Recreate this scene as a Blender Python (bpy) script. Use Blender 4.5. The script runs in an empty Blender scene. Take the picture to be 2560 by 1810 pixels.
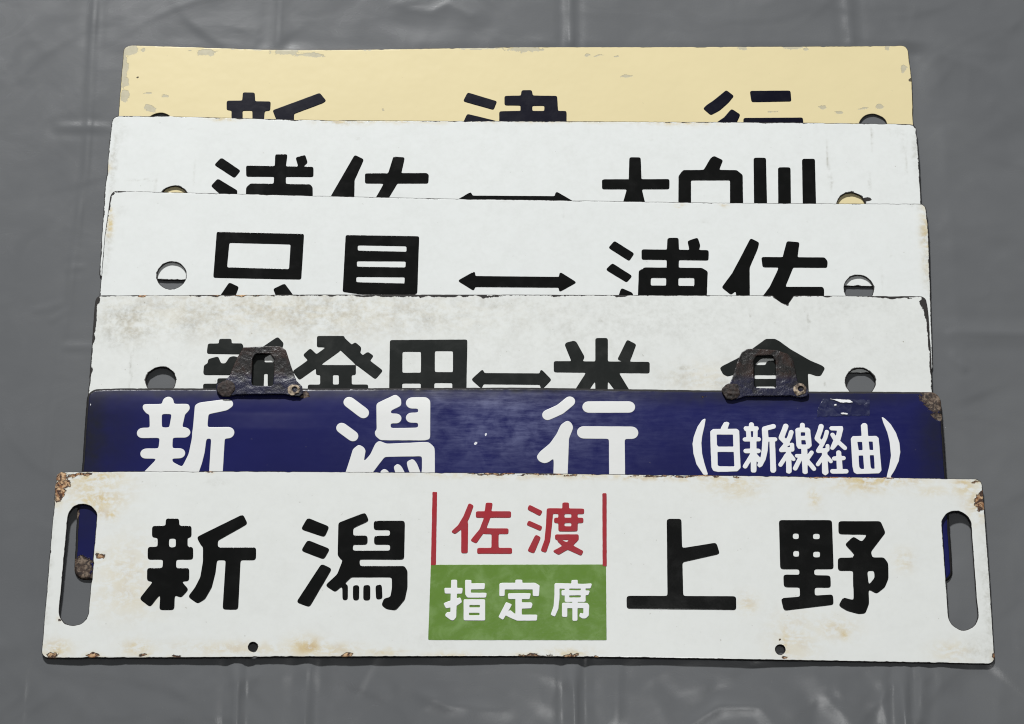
import bpy, math
import numpy as np
from mathutils import Matrix, Vector

scene = bpy.context.scene
col = scene.collection
MM = 0.001

# ------------------------------------------------------------------ camera, light, exposure
CAM_POS = (0.0, -0.57689, 1.58500)
CAM_TILT = 0.34907
CAM_LENS = 75.9375

cam = bpy.data.cameras.new('camera')
cam.lens = CAM_LENS
cam.sensor_width = 36.0
cam.sensor_fit = 'HORIZONTAL'
cam.clip_start = 0.05
cam.clip_end = 50.0
cam_ob = bpy.data.objects.new('camera', cam)
cam_ob.location = CAM_POS
cam_ob.rotation_euler = (CAM_TILT, 0, 0)
col.objects.link(cam_ob)
scene.camera = cam_ob

world = bpy.data.worlds.new('World')
scene.world = world
world.use_nodes = True
world.node_tree.nodes['Background'].inputs[0].default_value = (0.93, 0.97, 1.0, 1)
world.node_tree.nodes['Background'].inputs[1].default_value = 0.07

def area_lamp(name, loc, target, sx, sy, power, color):
    l = bpy.data.lights.new(name, 'AREA')
    l.shape = 'RECTANGLE'
    l.size = sx
    l.size_y = sy
    l.energy = power
    l.color = color
    o = bpy.data.objects.new(name, l)
    o.location = loc
    d = Vector(target) - Vector(loc)
    o.rotation_euler = d.to_track_quat('-Z', 'Y').to_euler()
    col.objects.link(o)
    return o

area_lamp('ceiling_lamp', (-1.0, 4.4, 3.9), (0, 0.0, 0), 0.7, 0.4, 435.0, (1.0, 1.0, 0.99))
area_lamp('overhead_lamp', (0.15, -0.30, 2.2), (0, 0.0, 0), 0.5, 0.3, 7.0, (1.0, 1.0, 0.99))

scene.view_settings.view_transform = 'Standard'
scene.view_settings.look = 'None'
scene.view_settings.exposure = 0.0
scene.view_settings.gamma = 1.0
scene.view_settings.use_curve_mapping = False
scene.cycles.filter_width = 1.1
scene.render.resolution_x = 1024
scene.render.resolution_y = 724

# ------------------------------------------------------------------ measured data (millimetres, in each sign's own plane)
SIGN_DATA = {6:{'origin':[4.29,-237.67,3.8],
'ex':[0.99997,-0.00805,-0.00023],
'ey':[0.00805,0.99955,0.02899],
'bend':2.2,
'outline':[(-353,143),(-283,143.7),(-212.8,144.2),(-90.8,144.2),(0.6,144.3),(92,143.8),(183.4,143.7),(335.9,143.1),(352.7,143),(353.2,116),(353.9,68.7),(353.9,19.2),(353.9,0.6),(268.4,1.4),(179.5,2.2),(90.5,2.9),(1.6,3.2),(-87.3,2.3),(-176.3,1.4),(-265.3,0.2),(-353.9,-0.6),(-353.7,28.6),(-353.3,89.5)],
'holes':[((-196.7,8.9),3.26),((194.7,10.1),3.41)],
'slots':[((-330.7,106.4),(-331.8,35.3),10.83),((331.2,106.4),(332.1,37.4),10.83)],
'notches':[],
'wear':[('rust',-350,139.5,6.5,3.1,1.3),
('rust',-349.7,127.6,3.6,8.2,1.3),
('rust',-333.2,140.6,13.3,1.6,1),
('rust',-344.9,132.6,3.6,4.4,0.9),
('rust',353.6,132,3.6,3.1,1.3),
('rust',349.8,124.4,3.9,6.9,1.1),
('rust',-315.1,1.4,5.9,1.9,1.1),
('rust',-277.4,2.5,4.7,1.9,0.95),
('rust',-253.5,1.2,4.2,1.3,0.9),
('rust',-125.9,3.3,4.2,1.6,1),
('rust',12,4,11.9,1.6,0.95),
('rust',38.7,4.5,7.1,1.9,1),
('rust',57.9,3.2,2.4,1.3,1),
('rust',-314.9,77.6,3.6,2.5,0.95),
('rust',-345.7,1.2,5.9,3.1,0.85),
('rust',-17.6,142.9,35.6,0.9,0.9),
('rust',31.1,143,26.7,0.9,0.95),
('rust',122.5,142.8,44.5,0.9,0.9),
('rust',238.3,142.7,17.8,0.9,0.95),
('rust',274.9,143.1,17.8,0.9,0.9),
('rust',-341.8,28.3,1.8,1.6,0.9),
('rust',348,141,5.3,1.6,0.95),
('rust',353.7,6.9,1.8,2.5,1),
('rust',-237.2,143.3,4.7,0.9,0.8),
('rust',194.7,16.7,1.2,1.3,0.9),
('rust',197.9,3.9,3,1.6,0.8),
('stain',-324,139,17.8,4.4,1.1),
('stain',-326.6,132.7,20.8,8.2,0.7),
('stain',-319.7,121.4,14.8,6.9,1),
('stain',-309.2,110.2,4.2,4.4,0.9),
('stain',-317.8,116.1,4.7,6.9,0.8),
('stain',-315.2,77.3,4.7,5,0.6),
('stain',-296.1,62.1,17.8,22,0.4),
('stain',-292.1,46.8,20.8,12.6,0.4),
('stain',-155.8,9,11.9,5.7,1),
('stain',-140.9,7,20.8,4.4,0.6),
('stain',-283.6,7.6,8.9,5,0.75),
('stain',-206.3,7.5,41.5,4.4,0.45),
('stain',-99.3,5.2,11.9,2.8,0.6),
('stain',-343.1,5.7,8.9,5.7,0.8),
('stain',268.7,141.1,28.2,3.5,1.1),
('stain',262.4,136.3,17.8,4.4,0.7),
('stain',224.6,125.9,3.6,5.7,0.65),
('stain',338.7,137.8,7.7,6.3,0.9),
('stain',162,138.5,17.8,8.2,0.55),
('stain',167.9,132.2,11.9,6.3,0.45),
('stain',243.2,22.6,3.6,3.8,0.85),
('stain',236.8,26.7,11.9,6.9,0.5),
('stain',205.2,17.4,13.3,15.7,0.4),
('stain',199.1,14.3,3,12.6,0.7),
('stain',171.7,44.3,5.9,6.3,0.5),
('stain',290,79.1,5.9,6.3,0.45),
('stain',322.3,9.6,11.9,6.3,0.4),
('stain',15.9,142.8,74.2,2.2,0.7),
('stain',122.5,141.9,59.3,2.2,0.75),
('stain',-45.8,3.3,17.8,2.5,0.6),
('stain',37.2,6.3,14.8,2.8,0.7),
('stain',350,123.8,7.7,10.7,1),
('stain',314.1,133.7,11.9,3.1,0.4),
('dirt',-4.9,70.2,474.6,125.8,0.08),
('dirt',351.9,55.2,4.2,34.6,0.75),
('dirt',346.1,9.8,11.9,9.4,0.5),
('dirt',-353,58.7,3,37.7,0.5),
('dirt',-63.9,15.1,17.8,6.3,0.25),
('dirt',-230.7,135.4,8.9,2.5,0.4)],
'glyphs':[('character','black',[('P',[(-267.2,106.6),(-257.2,106.6),(-256.6,97.3),(-266.7,97.3)]),
('P',[(-277.2,100.8),(-247.5,101),(-247,92),(-276.7,91.8)]),
('P',[(-272.5,93.1),(-250.1,93.2),(-249.4,81.9),(-271.8,81.8)]),
('HP',[(-264,91.1),(-258.6,91.1),(-258.2,84.3),(-263.6,84.3)]),
('P',[(-279.5,84.5),(-245.4,84.7),(-244.8,75),(-278.9,74.8)]),
('P',[(-267.2,79.8),(-257.6,79.8),(-256.9,36.5),(-267.9,36.4)]),
('P',[(-279,68.2),(-247.5,68.4),(-246.9,58.4),(-278.4,58.2)]),
('P',[(-272,60.3),(-262.3,56.8),(-274.9,38.5),(-283.3,44.8)]),
('P',[(-265,59.3),(-254,59.4),(-246.9,52),(-252.2,45.8),(-257.8,48.2),(-264.6,52.7)]),
('P',[(-243,92.3),(-208.9,110.2),(-205,102.8),(-227,89.6),(-238.9,85.1)]),
('P',[(-238.1,90.2),(-226.8,90.3),(-226.8,74.9),(-227.5,64.7),(-229.7,53.5),(-234.2,44.8),(-239.5,41.4),(-247,46.5),(-242.2,53.4),(-238.6,61.5),(-237.2,73.8)]),
('P',[(-230.3,84.4),(-197.9,84.6),(-197.5,74.9),(-229.8,74.7)]),
('P',[(-220.1,76),(-209.1,76),(-209.1,37),(-220.6,37.1)])]),
('character','black',[('P',[(-159.8,107.8),(-143.2,101.1),(-146.4,92.9),(-164.5,98.9)]),
('P',[(-159.1,90.5),(-142.1,83.8),(-146.3,75.7),(-163.8,82.3)]),
('P',[(-148,72.3),(-140.1,68.5),(-155.8,39.3),(-165.8,42.9)]),
('P',[(-136.3,104.1),(-116.4,112.2),(-113.2,105.7),(-125.1,100),(-124.9,78.6),(-131.3,75.7),(-136,78.4)]),
('P',[(-125.9,94.2),(-114.1,94.3),(-113.9,87.3),(-125.7,87.2)]),
('P',[(-109.6,105.8),(-86.4,106),(-86.2,98.9),(-109.4,98.7)]),
('P',[(-97.2,105.6),(-86.2,104.7),(-86.1,76),(-96.5,76)]),
('P',[(-109,94.2),(-95.7,94.3),(-95.6,87.5),(-108.8,87.4)]),
('P',[(-134.5,82.5),(-86.9,82.8),(-86.8,76.1),(-134.3,75.8)]),
('P',[(-131.4,77.1),(-119.8,77.1),(-119.1,70),(-123,64.3),(-137,50.7),(-144.6,55.8),(-135.9,64.3)]),
('P',[(-126.2,70.7),(-85.1,71),(-84.9,62.5),(-125.9,62.2)]),
('P',[(-95.1,70.7),(-86.1,71.1),(-83.4,67.7),(-83.1,54.5),(-84.8,45.3),(-91.3,37.2),(-98.3,38.2),(-102.2,41.2),(-100,46.2),(-95.5,47.3),(-94.5,54.4)]),
('P',[(-131.7,56.6),(-127.8,56.7),(-127.4,44.7),(-131.3,44.7)]),
('P',[(-123.8,56.2),(-119.3,56.2),(-119,44.7),(-123.4,44.6)]),
('P',[(-116,56.3),(-111,56.3),(-110.7,44.7),(-115.7,44.7)]),
('P',[(-106.9,56.1),(-102.4,57),(-101.5,46),(-106.2,45.2)])]),
('rule','red',[('P',[(-65.6,128.7),(-62.3,128.7),(-62.1,71.9),(-65.7,71.9)])]),
('rule','red',[('P',[(63.4,128.7),(66.4,128.7),(66.2,71.9),(63.3,72.3)])]),
('panel','green',[('P',[(-65.7,72.1),(65.6,73.4),(65.8,16),(-66.6,15.1)])]),
('character','red',[('P',[(-37.9,120.3),(-34.3,118.2),(-37.7,108.1),(-42.1,100.8),(-48.1,96),(-51.1,97.7),(-45.7,102.9),(-41.7,110.2)]),
('P',[(-43.3,99.8),(-38.4,106.6),(-38.3,81.3),(-43.1,81.3)]),
('P',[(-32.4,113.8),(-6,114),(-6,109.1),(-32.4,108.9)]),
('P',[(-25.1,120.7),(-19.9,120.4),(-22.1,107.2),(-25,99.4),(-31.9,88.9),(-36.4,91.1),(-29.5,99.9),(-26.1,109.2)]),
('P',[(-26.5,100.6),(-7.8,100.7),(-7.8,96.4),(-26.5,96.2)]),
('P',[(-20.4,96.9),(-15.3,96.9),(-15.2,84.4),(-20.3,84.3)]),
('P',[(-31.1,85.4),(-5.1,85.6),(-5,81.2),(-31.1,81)])]),
('character','red',[('P',[(7.7,119.3),(17.9,114.3),(16,110.5),(6.5,115.5)]),
('P',[(7.4,107),(17.8,102.4),(16.5,98.9),(6,103.5)]),
('P',[(12.8,96.1),(16.7,94.1),(11.6,81.5),(6.7,83.4)]),
('P',[(33,121.2),(37.9,121.2),(37.9,115.8),(33,115.7)]),
('P',[(21.3,116.6),(49.4,116.5),(49.2,112.4),(21.3,112.3)]),
('P',[(21.2,116.6),(26,116.4),(24.9,102.4),(23.6,91.1),(20.6,82.1),(16.7,83.5),(19.6,92.1),(20.7,104.4)]),
('P',[(26.8,109.3),(48.8,109.4),(48.8,105.4),(26.8,105.2)]),
('P',[(30,112.8),(34.4,112.8),(34.4,99.1),(30,99)]),
('P',[(39.9,112.9),(44.4,112.9),(44.4,99.2),(39.8,99.1)]),
('P',[(30,102.6),(44.4,102.7),(44.4,98.9),(30,98.7)]),
('P',[(27.5,96.3),(45.2,96.5),(45.2,92.4),(27.5,92.2)]),
('P',[(45.2,95.6),(45.2,92.3),(39.1,86.1),(30.1,80.5),(25.5,83.4),(33.1,87.5),(38.9,92.7)]),
('P',[(29.6,92.7),(35.6,90.6),(48.8,83.6),(47.1,80),(35.1,85.5),(29.1,91.1)])]),
('subcharacter','white',[('P',[(-50.3,60.6),(-46,60.6),(-45.8,52.8),(-50.2,52.8)]),
('P',[(-50.4,53.2),(-45.9,53.2),(-46.2,32.2),(-48.1,29.9),(-49.9,30.1),(-54.1,33),(-54.2,34.4),(-53,35.9),(-50.4,36)]),
('P',[(-55.4,54.4),(-41.7,54.5),(-42.1,50.3),(-54.8,50.2)]),
('P',[(-55.8,42.8),(-43.3,47.4),(-42,43.7),(-46,41),(-53.7,38.9)]),
('P',[(-39.9,60.7),(-35.2,60.6),(-35.6,51.2),(-35.2,47.5),(-38,47.3),(-39.5,49.5)]),
('P',[(-36.2,58),(-25,58.2),(-25.4,53.8),(-36.1,53.5)]),
('P',[(-38.5,50.8),(-23.6,50.9),(-24.1,47.4),(-38,47.3)]),
('P',[(-40.7,45.7),(-24.8,45.9),(-24.6,30.1),(-40.4,30)]),
('HP',[(-36.5,41.7),(-28.4,41.7),(-28.4,39.7),(-36.5,39.7)]),
('HP',[(-36.7,35.8),(-28.7,35.8),(-28.6,33.8),(-36.7,33.7)])]),
('subcharacter','white',[('P',[(-2.2,61.1),(2.9,61.1),(3,56.8),(-2.1,56.7)]),
('P',[(-14.1,58.1),(-11.9,58.6),(12.8,58.8),(15.9,56.7),(15.3,48.8),(10.9,48.8),(10.9,53.9),(-10.2,53.7),(-10.3,48.7),(-14,48.6)]),
('P',[(-7.7,50.6),(9.5,50.9),(8.4,46.5),(-7.4,46.4)]),
('P',[(-2,49.1),(2.6,49.1),(2.7,31.8),(-1.9,31.8)]),
('P',[(1.6,43.8),(9.9,43.9),(10.7,42.4),(9.7,39.5),(1.6,39.3)]),
('P',[(-9,44),(-4.6,42.3),(-11.2,30.6),(-14.6,32.7)]),
('P',[(-8.8,35.5),(-5.9,38),(-1.7,34.5),(14.3,34.6),(13.9,30.3),(-0.8,30.1),(-5,31.9),(-9.2,34)])]),
('subcharacter','white',[('P',[(39.8,61.2),(44.4,61.3),(44.4,56.7),(39.8,56.6)]),
('P',[(27.6,58.7),(39.1,58.5),(48.3,58.3),(55.1,58.7),(54,55),(27.6,54.6)]),
('P',[(27.2,58.2),(30.9,58.3),(30.7,46.8),(29.9,39.2),(27.4,33.3),(24.3,34.7),(26.6,41.3),(27.2,50.2)]),
('P',[(32.4,53.3),(53.6,53.3),(52.4,49.9),(32.6,49.4)]),
('P',[(34.9,55.3),(38,55.3),(38,44.7),(34.9,44.7)]),
('P',[(46.9,55.4),(50.3,55.5),(50.3,44.9),(46.9,44.8)]),
('P',[(34.9,47.8),(49.9,47.9),(49.9,44.8),(34.9,44.6)]),
('P',[(33,43.8),(51.6,43.9),(53,42.1),(52.9,40),(33,39.8)]),
('P',[(32.8,43.2),(36.6,43.3),(36.6,33.2),(32.8,33.2)]),
('P',[(40.6,46.9),(44.2,46.9),(44.2,30.4),(40.6,30.3)]),
('P',[(48.8,41.5),(52.9,41.5),(52.6,34.3),(50.3,32.2),(47.8,32.2),(45.7,33.6),(46.3,36.4),(48.8,35.6)])]),
('character','black',[('P',[(112,109.1),(122.9,109.2),(123.3,46),(111.7,45.9)]),
('P',[(120.3,86),(149,91),(151.4,82.4),(121.2,75.2)]),
('P',[(81.1,49.6),(162.8,50),(162.7,39.7),(81.1,39.9)])]),
('character','black',[('P',[(196.9,108.9),(236.9,109.3),(236.6,71.5),(196.7,71.1)]),
('HP',[(206.8,98.9),(211.6,98.9),(211.5,94.3),(206.7,94.3)]),
('HP',[(222.1,98.8),(227.4,98.9),(227.3,94.4),(221.9,94.3)]),
('HP',[(206.7,85.4),(211.4,85.5),(211.2,80.7),(206.5,80.7)]),
('HP',[(221.7,85),(227.1,85.1),(227,80.4),(221.5,80.3)]),
('P',[(211.1,73.3),(222,73.4),(221.7,49.5),(210.8,49.4)]),
('P',[(198.9,66.9),(234.1,66.5),(234,57.3),(199,57.3)]),
('P',[(196.5,48.9),(235.4,52.1),(235.6,44.4),(198.4,39.5)]),
('P',[(241.9,108.5),(273.7,108.8),(277,100.1),(265.3,85.1),(266.5,79.5),(254.8,79.3),(254.1,81.4),(246,90.5),(252.5,96.7),(258.9,92.7),(263.6,98.4),(241.5,98.5)]),
('P',[(240.4,80.2),(274.9,80.8),(277.9,76.5),(277.6,64.8),(274.6,58.1),(268.1,53),(262.3,56.5),(250.9,57.4),(251.4,70.4),(240,70.3)]),
('HP',[(261.9,70.5),(267.2,70.6),(267.4,65.2),(262.4,59)]),
('P',[(251.7,81.9),(262.4,82),(262.1,45.3),(259,38),(254,37.5),(245.2,39.9),(239.3,43.6),(243.1,49.9),(251,47.7)])])]},
5:{'origin':[0.99,-175.96,3.59],
'ex':[0.99999,-0.00443,-0.0001],
'ey':[0.00443,0.99973,0.02299],
'bend':0,
'outline':[(-330.8,150.5),(-305.1,151.5),(-243.2,151.9),(-112.5,152.6),(4.5,153.5),(128.4,152.2),(221.2,151.5),(330.1,151.2),(330.5,123.7),(330.9,82.8),(330.8,0.5),(-330.8,-0.5),(-331.9,50.6),(-330.5,92.6),(-330.7,117.9)],
'holes':[],
'slots':[],
'notches':[],
'wear':[('rust',324.4,143.7,9,10.8,1.3),
('rust',326.4,130.8,4.2,3.8,1.1),
('rust',-325.3,6.5,9,9.6,1.3),
('rust',-331.3,50,1.5,5.1,1),
('dark',-325.9,115,13.5,63.7,1.1),
('dark',-1.7,152,360.7,3.2,1.2),
('dark',-315.1,115,24,44.6,0.6),
('dark',324.1,111.5,12,44.6,0.85),
('dark',-212.1,148.5,210.4,4.5,0.8),
('dark',190.1,148,150.3,7,0.8),
('scuff_sheen',1.5,122.9,69.1,28.7,1),
('scuff_sheen',-57.2,138.8,18,15.9,0.8),
('scuff_sheen',66.4,142.6,36.1,12.7,0.6),
('scuff_sheen',-10.9,139,36.1,8,1.2),
('scuff_sheen',189.3,123.7,90.2,19.1,0.25),
('rust',146.8,146.2,3,1.9,0.8),
('rust',-162.5,146.4,4.5,2.5,0.9),
('white',327.2,128.5,1.8,1.6,1.3),
('white',-58.6,130.4,0.9,1,1.2),
('white',-29.1,107,1.2,1.6,1.2),
('white',-21.8,113.8,0.9,1,1.2),
('white',-326.5,137.6,0.9,2.5,0.7)],
'glyphs':[('character','whitel',[('R',8.5,[(-267.3,139.6),(-267.1,136.5)]),
('P',[(-286.7,137.5),(-251.1,138),(-250.1,133.8),(-253,129.8),(-282.9,129.6),(-286.3,133.6)]),
('P',[(-281.1,130.8),(-271.7,130.9),(-270.8,117.4),(-279.9,118.1)]),
('P',[(-263.6,130.9),(-253.4,131),(-255.4,118.2),(-265.1,118.1)]),
('R',8.1,[(-285.7,114.3),(-252.9,114.8)]),
('P',[(-271.9,111.2),(-262.1,111.3),(-261.9,101.5),(-261.7,93.2),(-272.9,93.2),(-272.3,102.2)]),
('R',7.9,[(-282.2,97.8),(-255.8,98.1)]),
('P',[(-272.8,93.9),(-262.1,93.9),(-261,91.1),(-253.1,87),(-252.6,78),(-287.2,77.9)]),
('P',[(-246.5,137),(-243.1,139.1),(-221,142.5),(-217.4,140.3),(-216.9,136.7),(-221.3,133.2),(-235.5,129.8),(-245.9,129.6)]),
('P',[(-246.3,135.9),(-235.6,131),(-236.2,110),(-237,98.9),(-238.6,90.5),(-242,78.1),(-257.3,78),(-253.4,87.4),(-249,97.4),(-247,111.4)]),
('R',9,[(-237.8,114.5),(-219.4,114.8)]),
('P',[(-232.3,111.4),(-222.1,111.5),(-222.5,78.2),(-232.7,78.1)])]),
('character','whitel',[('R',8.6,[(-127.5,140.1),(-116.1,131.2)]),
('R',8.2,[(-132.6,119.1),(-123.6,112.4)]),
('P',[(-119,105.8),(-115.1,103.6),(-113.6,100.8),(-115.6,90.4),(-118.6,78.6),(-129.9,78.6),(-126.2,91),(-123.2,102.2)]),
('P',[(-106.2,139),(-91.5,146.6),(-87.5,143),(-87.1,137.3),(-95.3,133.1),(-95,117.6),(-105.4,116.2)]),
('R',7.7,[(-95.7,126.8),(-90.5,126.8)]),
('R',9.2,[(-78.9,139.6),(-69.4,139.7)]),
('P',[(-73.9,144.1),(-67.2,144.1),(-64.8,141.3),(-64.4,110.1),(-73.3,110)]),
('R',8,[(-79.3,127.5),(-72.9,127.5)]),
('P',[(-107.2,116.9),(-95.5,119),(-64.7,119.5),(-64.5,112.9),(-67.2,109.6),(-96.7,109.4),(-102.7,109.8),(-106.4,112.7)]),
('P',[(-104,108.6),(-99.3,107.1),(-97.2,101.6),(-99,96),(-107.4,84.2),(-111.3,78.7),(-123.2,78.6),(-115.6,90.4),(-109.8,98),(-106.3,106.4)]),
('P',[(-104,108.4),(-97.6,106.4),(-65.2,107.8),(-61,103.8),(-60.6,97),(-101.7,96)]),
('P',[(-70.3,101.7),(-60.7,101.7),(-60.3,78.9),(-69.9,78.8)]),
('P',[(-102.1,84.6),(-98.8,86.8),(-96,84.9),(-93.3,78.7),(-100.6,78.7)]),
('P',[(-92,88.4),(-88.6,90.8),(-85.9,88.4),(-82,80.9),(-82,78.8),(-88.7,78.8)]),
('P',[(-82.1,92.3),(-77,94.6),(-74.1,90.6),(-72,85.1),(-71,78.8),(-77.4,78.8),(-80.8,87.1)])]),
('character','whitel',[('R',8.2,[(43.1,141.4),(35.5,134.7),(25.8,130.1)]),
('P',[(41.2,125.9),(44.2,123.8),(45.6,120.3),(42.2,111.2),(40.9,79.3),(30.3,79.3),(30.8,96.2),(26.8,92.4),(23.4,91.4),(19.4,92.9),(17.3,96.5),(20.1,100.7),(27.5,107),(32.8,114.7),(36.2,122.4)]),
('R',9.3,[(57.4,136.8),(88.8,137)]),
('R',9.8,[(53.4,116.3),(90.7,116.2)]),
('P',[(73.1,112.8),(85,112.8),(84.9,79.5),(72.9,79.5)])]),
('parenthesis','white',[('P',[(147.7,128.3),(146.2,120.6),(144.6,114.3),(143.8,108.1),(144.1,99.9),(145.6,92.2),(148.3,82.9),(145,82.9),(139.9,91),(137.7,99.9),(137.2,107.3),(138.2,113.1),(141.4,121.4),(144.9,126.5)])]),
('character','white',[('P',[(161.7,124.8),(164,125.3),(165.9,124.4),(164.2,119.5),(158.8,119.5)]),
('P',[(151,117.5),(153.3,119.4),(171.4,119.6),(173.1,118),(173.1,102),(173.3,88.4),(170.7,85.7),(156.2,85.2),(152.5,86),(151.3,88.7),(151,101.9)]),
('HP',[(155.7,115),(168.4,115),(168.5,105.3),(156.7,105.2),(155.7,106.6)]),
('HP',[(155.9,101.1),(168.6,101.2),(168.8,89.5),(157.4,89.5),(155.8,90.3)])]),
('character','white',[('R',3.8,[(182.8,123.1),(182.7,120.4)]),
('P',[(176.6,120),(177.6,121.6),(187.7,121.6),(188.3,119.6),(187.1,117.9),(177.7,117.8)]),
('P',[(178.5,118.8),(181.8,118.8),(182.2,112),(178.6,112)]),
('P',[(184.1,118.8),(187.3,118.8),(186.9,112),(183.7,112)]),
('R',3.2,[(177.3,111.1),(188,111.3)]),
('P',[(181.5,111.4),(186.1,111.4),(185.7,98.2),(181.1,98.1)]),
('R',3.5,[(177.8,101.9),(187.3,102)]),
('P',[(181.7,100.9),(185.8,100.9),(185.3,85.7),(184.5,84.8),(181.9,84.8),(181.2,85.7)]),
('R',3.3,[(183.1,99.7),(176.8,89.6)]),
('P',[(185.4,100.5),(188.6,96.4),(188.5,94.3),(187,92.7),(185.2,94.3)]),
('R',3.7,[(199.6,121.8),(192.7,119.8)]),
('P',[(190.7,120),(195.2,119.7),(195.4,111.4),(194.4,102.1),(192.7,95.1),(189.9,90),(187.8,88.7),(186.2,90.4),(187,92.7),(189,96.6),(190.1,102.8),(190.9,111.4)]),
('R',3.2,[(193.6,111.1),(200.6,111.3)]),
('P',[(196.3,109.9),(200.3,109.9),(200.4,86.2),(199,84.6),(196.8,84.8),(196.1,86.2)])]),
('character','white',[('R',4,[(209.1,122),(207.9,118.7),(205.4,112.8)]),
('R',4,[(205.4,112.4),(209.7,107.9)]),
('R',3.4,[(213.2,117.1),(211.8,112.9),(208.3,106.6),(205,102.8)]),
('R',3.4,[(205.2,102.8),(213.3,103.5)]),
('R',3.1,[(213.4,107.1),(213.4,103.1)]),
('P',[(208.6,103),(212.3,103),(212.3,85.3),(210.5,83.9),(208.2,84.8)]),
('R',3.1,[(208.9,98.6),(203.9,91)]),
('R',2.9,[(211.9,98.6),(214.1,95.5)]),
('R',3.6,[(222,123),(221.7,120.1)]),
('P',[(216.4,119.6),(218.3,120.7),(226.4,120.8),(227.7,119.2),(228.4,106.2),(226.2,104),(218.1,103.9),(216.8,106.2)]),
('HP',[(220.4,117.1),(224,117.1),(223.9,114.2),(220.3,114.1)]),
('HP',[(220.5,110.8),(223.9,110.8),(224.4,107.2),(220.5,107.2)]),
('P',[(220.4,104.4),(224.9,104.4),(224.4,84.5),(222.4,83.7),(220.7,84.5)]),
('R',2.8,[(216.7,98.2),(220,98.2)]),
('R',3.3,[(220,97.7),(215.1,88.2)]),
('R',3.1,[(228.2,100.9),(225,96.4)]),
('R',3.3,[(223.7,95.5),(229.4,88)])]),
('character','white',[('R',3.8,[(236.4,121.9),(235.3,118.3),(232.9,112.3)]),
('R',3.6,[(232.9,111.8),(236.6,108.1)]),
('R',3.1,[(240.5,117.5),(239.2,113),(236.1,106.7),(233.2,102.3)]),
('R',3.4,[(233.4,102.3),(239.4,102.7)]),
('R',2.8,[(240.6,106.3),(240.5,103.2)]),
('P',[(236.2,102.3),(240,102.3),(240.3,84.6),(237.9,82.7),(235.6,84.5)]),
('R',2.8,[(237,97.8),(232.5,91.4)]),
('R',2.9,[(239.6,97.8),(242.6,93.9)]),
('P',[(242.5,120.6),(243.8,122),(252.9,122.1),(253.1,119.7),(250.7,111.2),(247.2,105.9),(244.5,103),(242.4,103.9),(244.3,108.5),(247.6,114.8),(248.6,118.6),(243.5,118.7)]),
('R',3.2,[(244.8,115.2),(246.6,111.7),(253.8,104.6)]),
('R',2.9,[(244.2,104.5),(247.3,108.1)]),
('R',3.7,[(248.9,100.8),(248.9,96.1)]),
('P',[(247.1,98.8),(251,98.8),(251.3,86.8),(247,86.8)]),
('R',3.2,[(245.3,96.2),(252.4,96.6)]),
('R',3.5,[(243.6,86),(254,86.1)])]),
('character','white',[('P',[(267,122.9),(268.6,124.5),(270.4,124.8),(271.8,123.4),(272,113.6),(267.2,113.5)]),
('P',[(258.8,112.2),(260.6,114.1),(278.4,114.3),(280,112.7),(280.9,86.9),(279.1,84.7),(262,84.1),(259.9,85.3),(259.1,89.9)]),
('HP',[(263.4,109.6),(267.4,109.6),(267.5,102.8),(264.2,102.8)]),
('HP',[(272.2,109.9),(275.5,109.9),(275.6,103),(272.5,103.1)]),
('HP',[(263.9,98.7),(267.6,98.8),(267.9,87.9),(265.2,88),(264,89.5)]),
('HP',[(272.5,99.1),(275.9,99.1),(276,88.2),(273.5,88.2),(272.7,89.8)])]),
('parenthesis','white',[('P',[(283.1,130.2),(286,128),(290,123.5),(293.5,116.8),(295.7,108.8),(296,101.6),(294.5,94.5),(291.1,87.4),(287.9,82.6),(287.8,80.3),(284.4,80.3),(287.5,91.4),(289,98.9),(288.6,108.7),(287.1,117.2),(284.5,124.8)])])],
'brackets':[{'outline':[(-211,184.3),(-196.9,184.9),(-181.9,185.1),(-177.7,182.1),(-172.2,166.2),(-168.6,156.9),(-164,152.2),(-163,146.7),(-165.8,144.1),(-172.2,144.5),(-178.3,146),(-214.7,145.4),(-220.7,143.9),(-226.4,144.3),(-230.2,148.5),(-230.5,153.6),(-223.7,157),(-220.7,160.9),(-218.9,166.9),(-215.3,175.9)],
'slot':[(-203.4,174.7),(-201.2,179),(-189.8,179.2),(-186.6,174.7),(-186.3,152.5),(-203.3,152.7)],
'rivets':[((-223,150.2),7.27,'dark'),((-170.2,149.2),5.11,'tan')]},{'outline':[(162.4,152.1),(166.6,155.8),(169.1,160.9),(170.5,166),(174.5,177.2),(177.1,181.9),(180.8,184.5),(185.7,184.9),(203.6,183.8),(212.8,180.8),(217.1,174.8),(219.7,157.7),(224,156),(227.5,150.9),(226.9,146.3),(221.6,144.6),(213.6,146.4),(179.2,145.9),(172.3,143.5),(165,143.5),(162.3,147.3)],
'slot':[(185.8,174.7),(188.8,179.4),(200.2,179.7),(203.1,175.6),(202.7,152.3),(185.9,152.7)],
'rivets':[((168,149.4),6.68,'dark'),((221,151.3),5.3,'tan')]}],
'tape':[(234.2,136.2),(238.9,144.6),(274.7,143.8),(274.3,130.9),(233.6,130)],
'glints':[[(244.1,144.5),(259.5,143.7),(262.2,141.5),(252,141.4),(249.9,142.7)],
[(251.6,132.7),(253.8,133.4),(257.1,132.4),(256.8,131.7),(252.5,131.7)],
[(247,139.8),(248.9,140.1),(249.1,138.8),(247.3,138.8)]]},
4:{'origin':[-2.18,-88.3,1.55],
'ex':[1,-0.00102,-3e-05],
'ey':[0.00103,0.99955,0.02999],
'bend':0,
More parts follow.
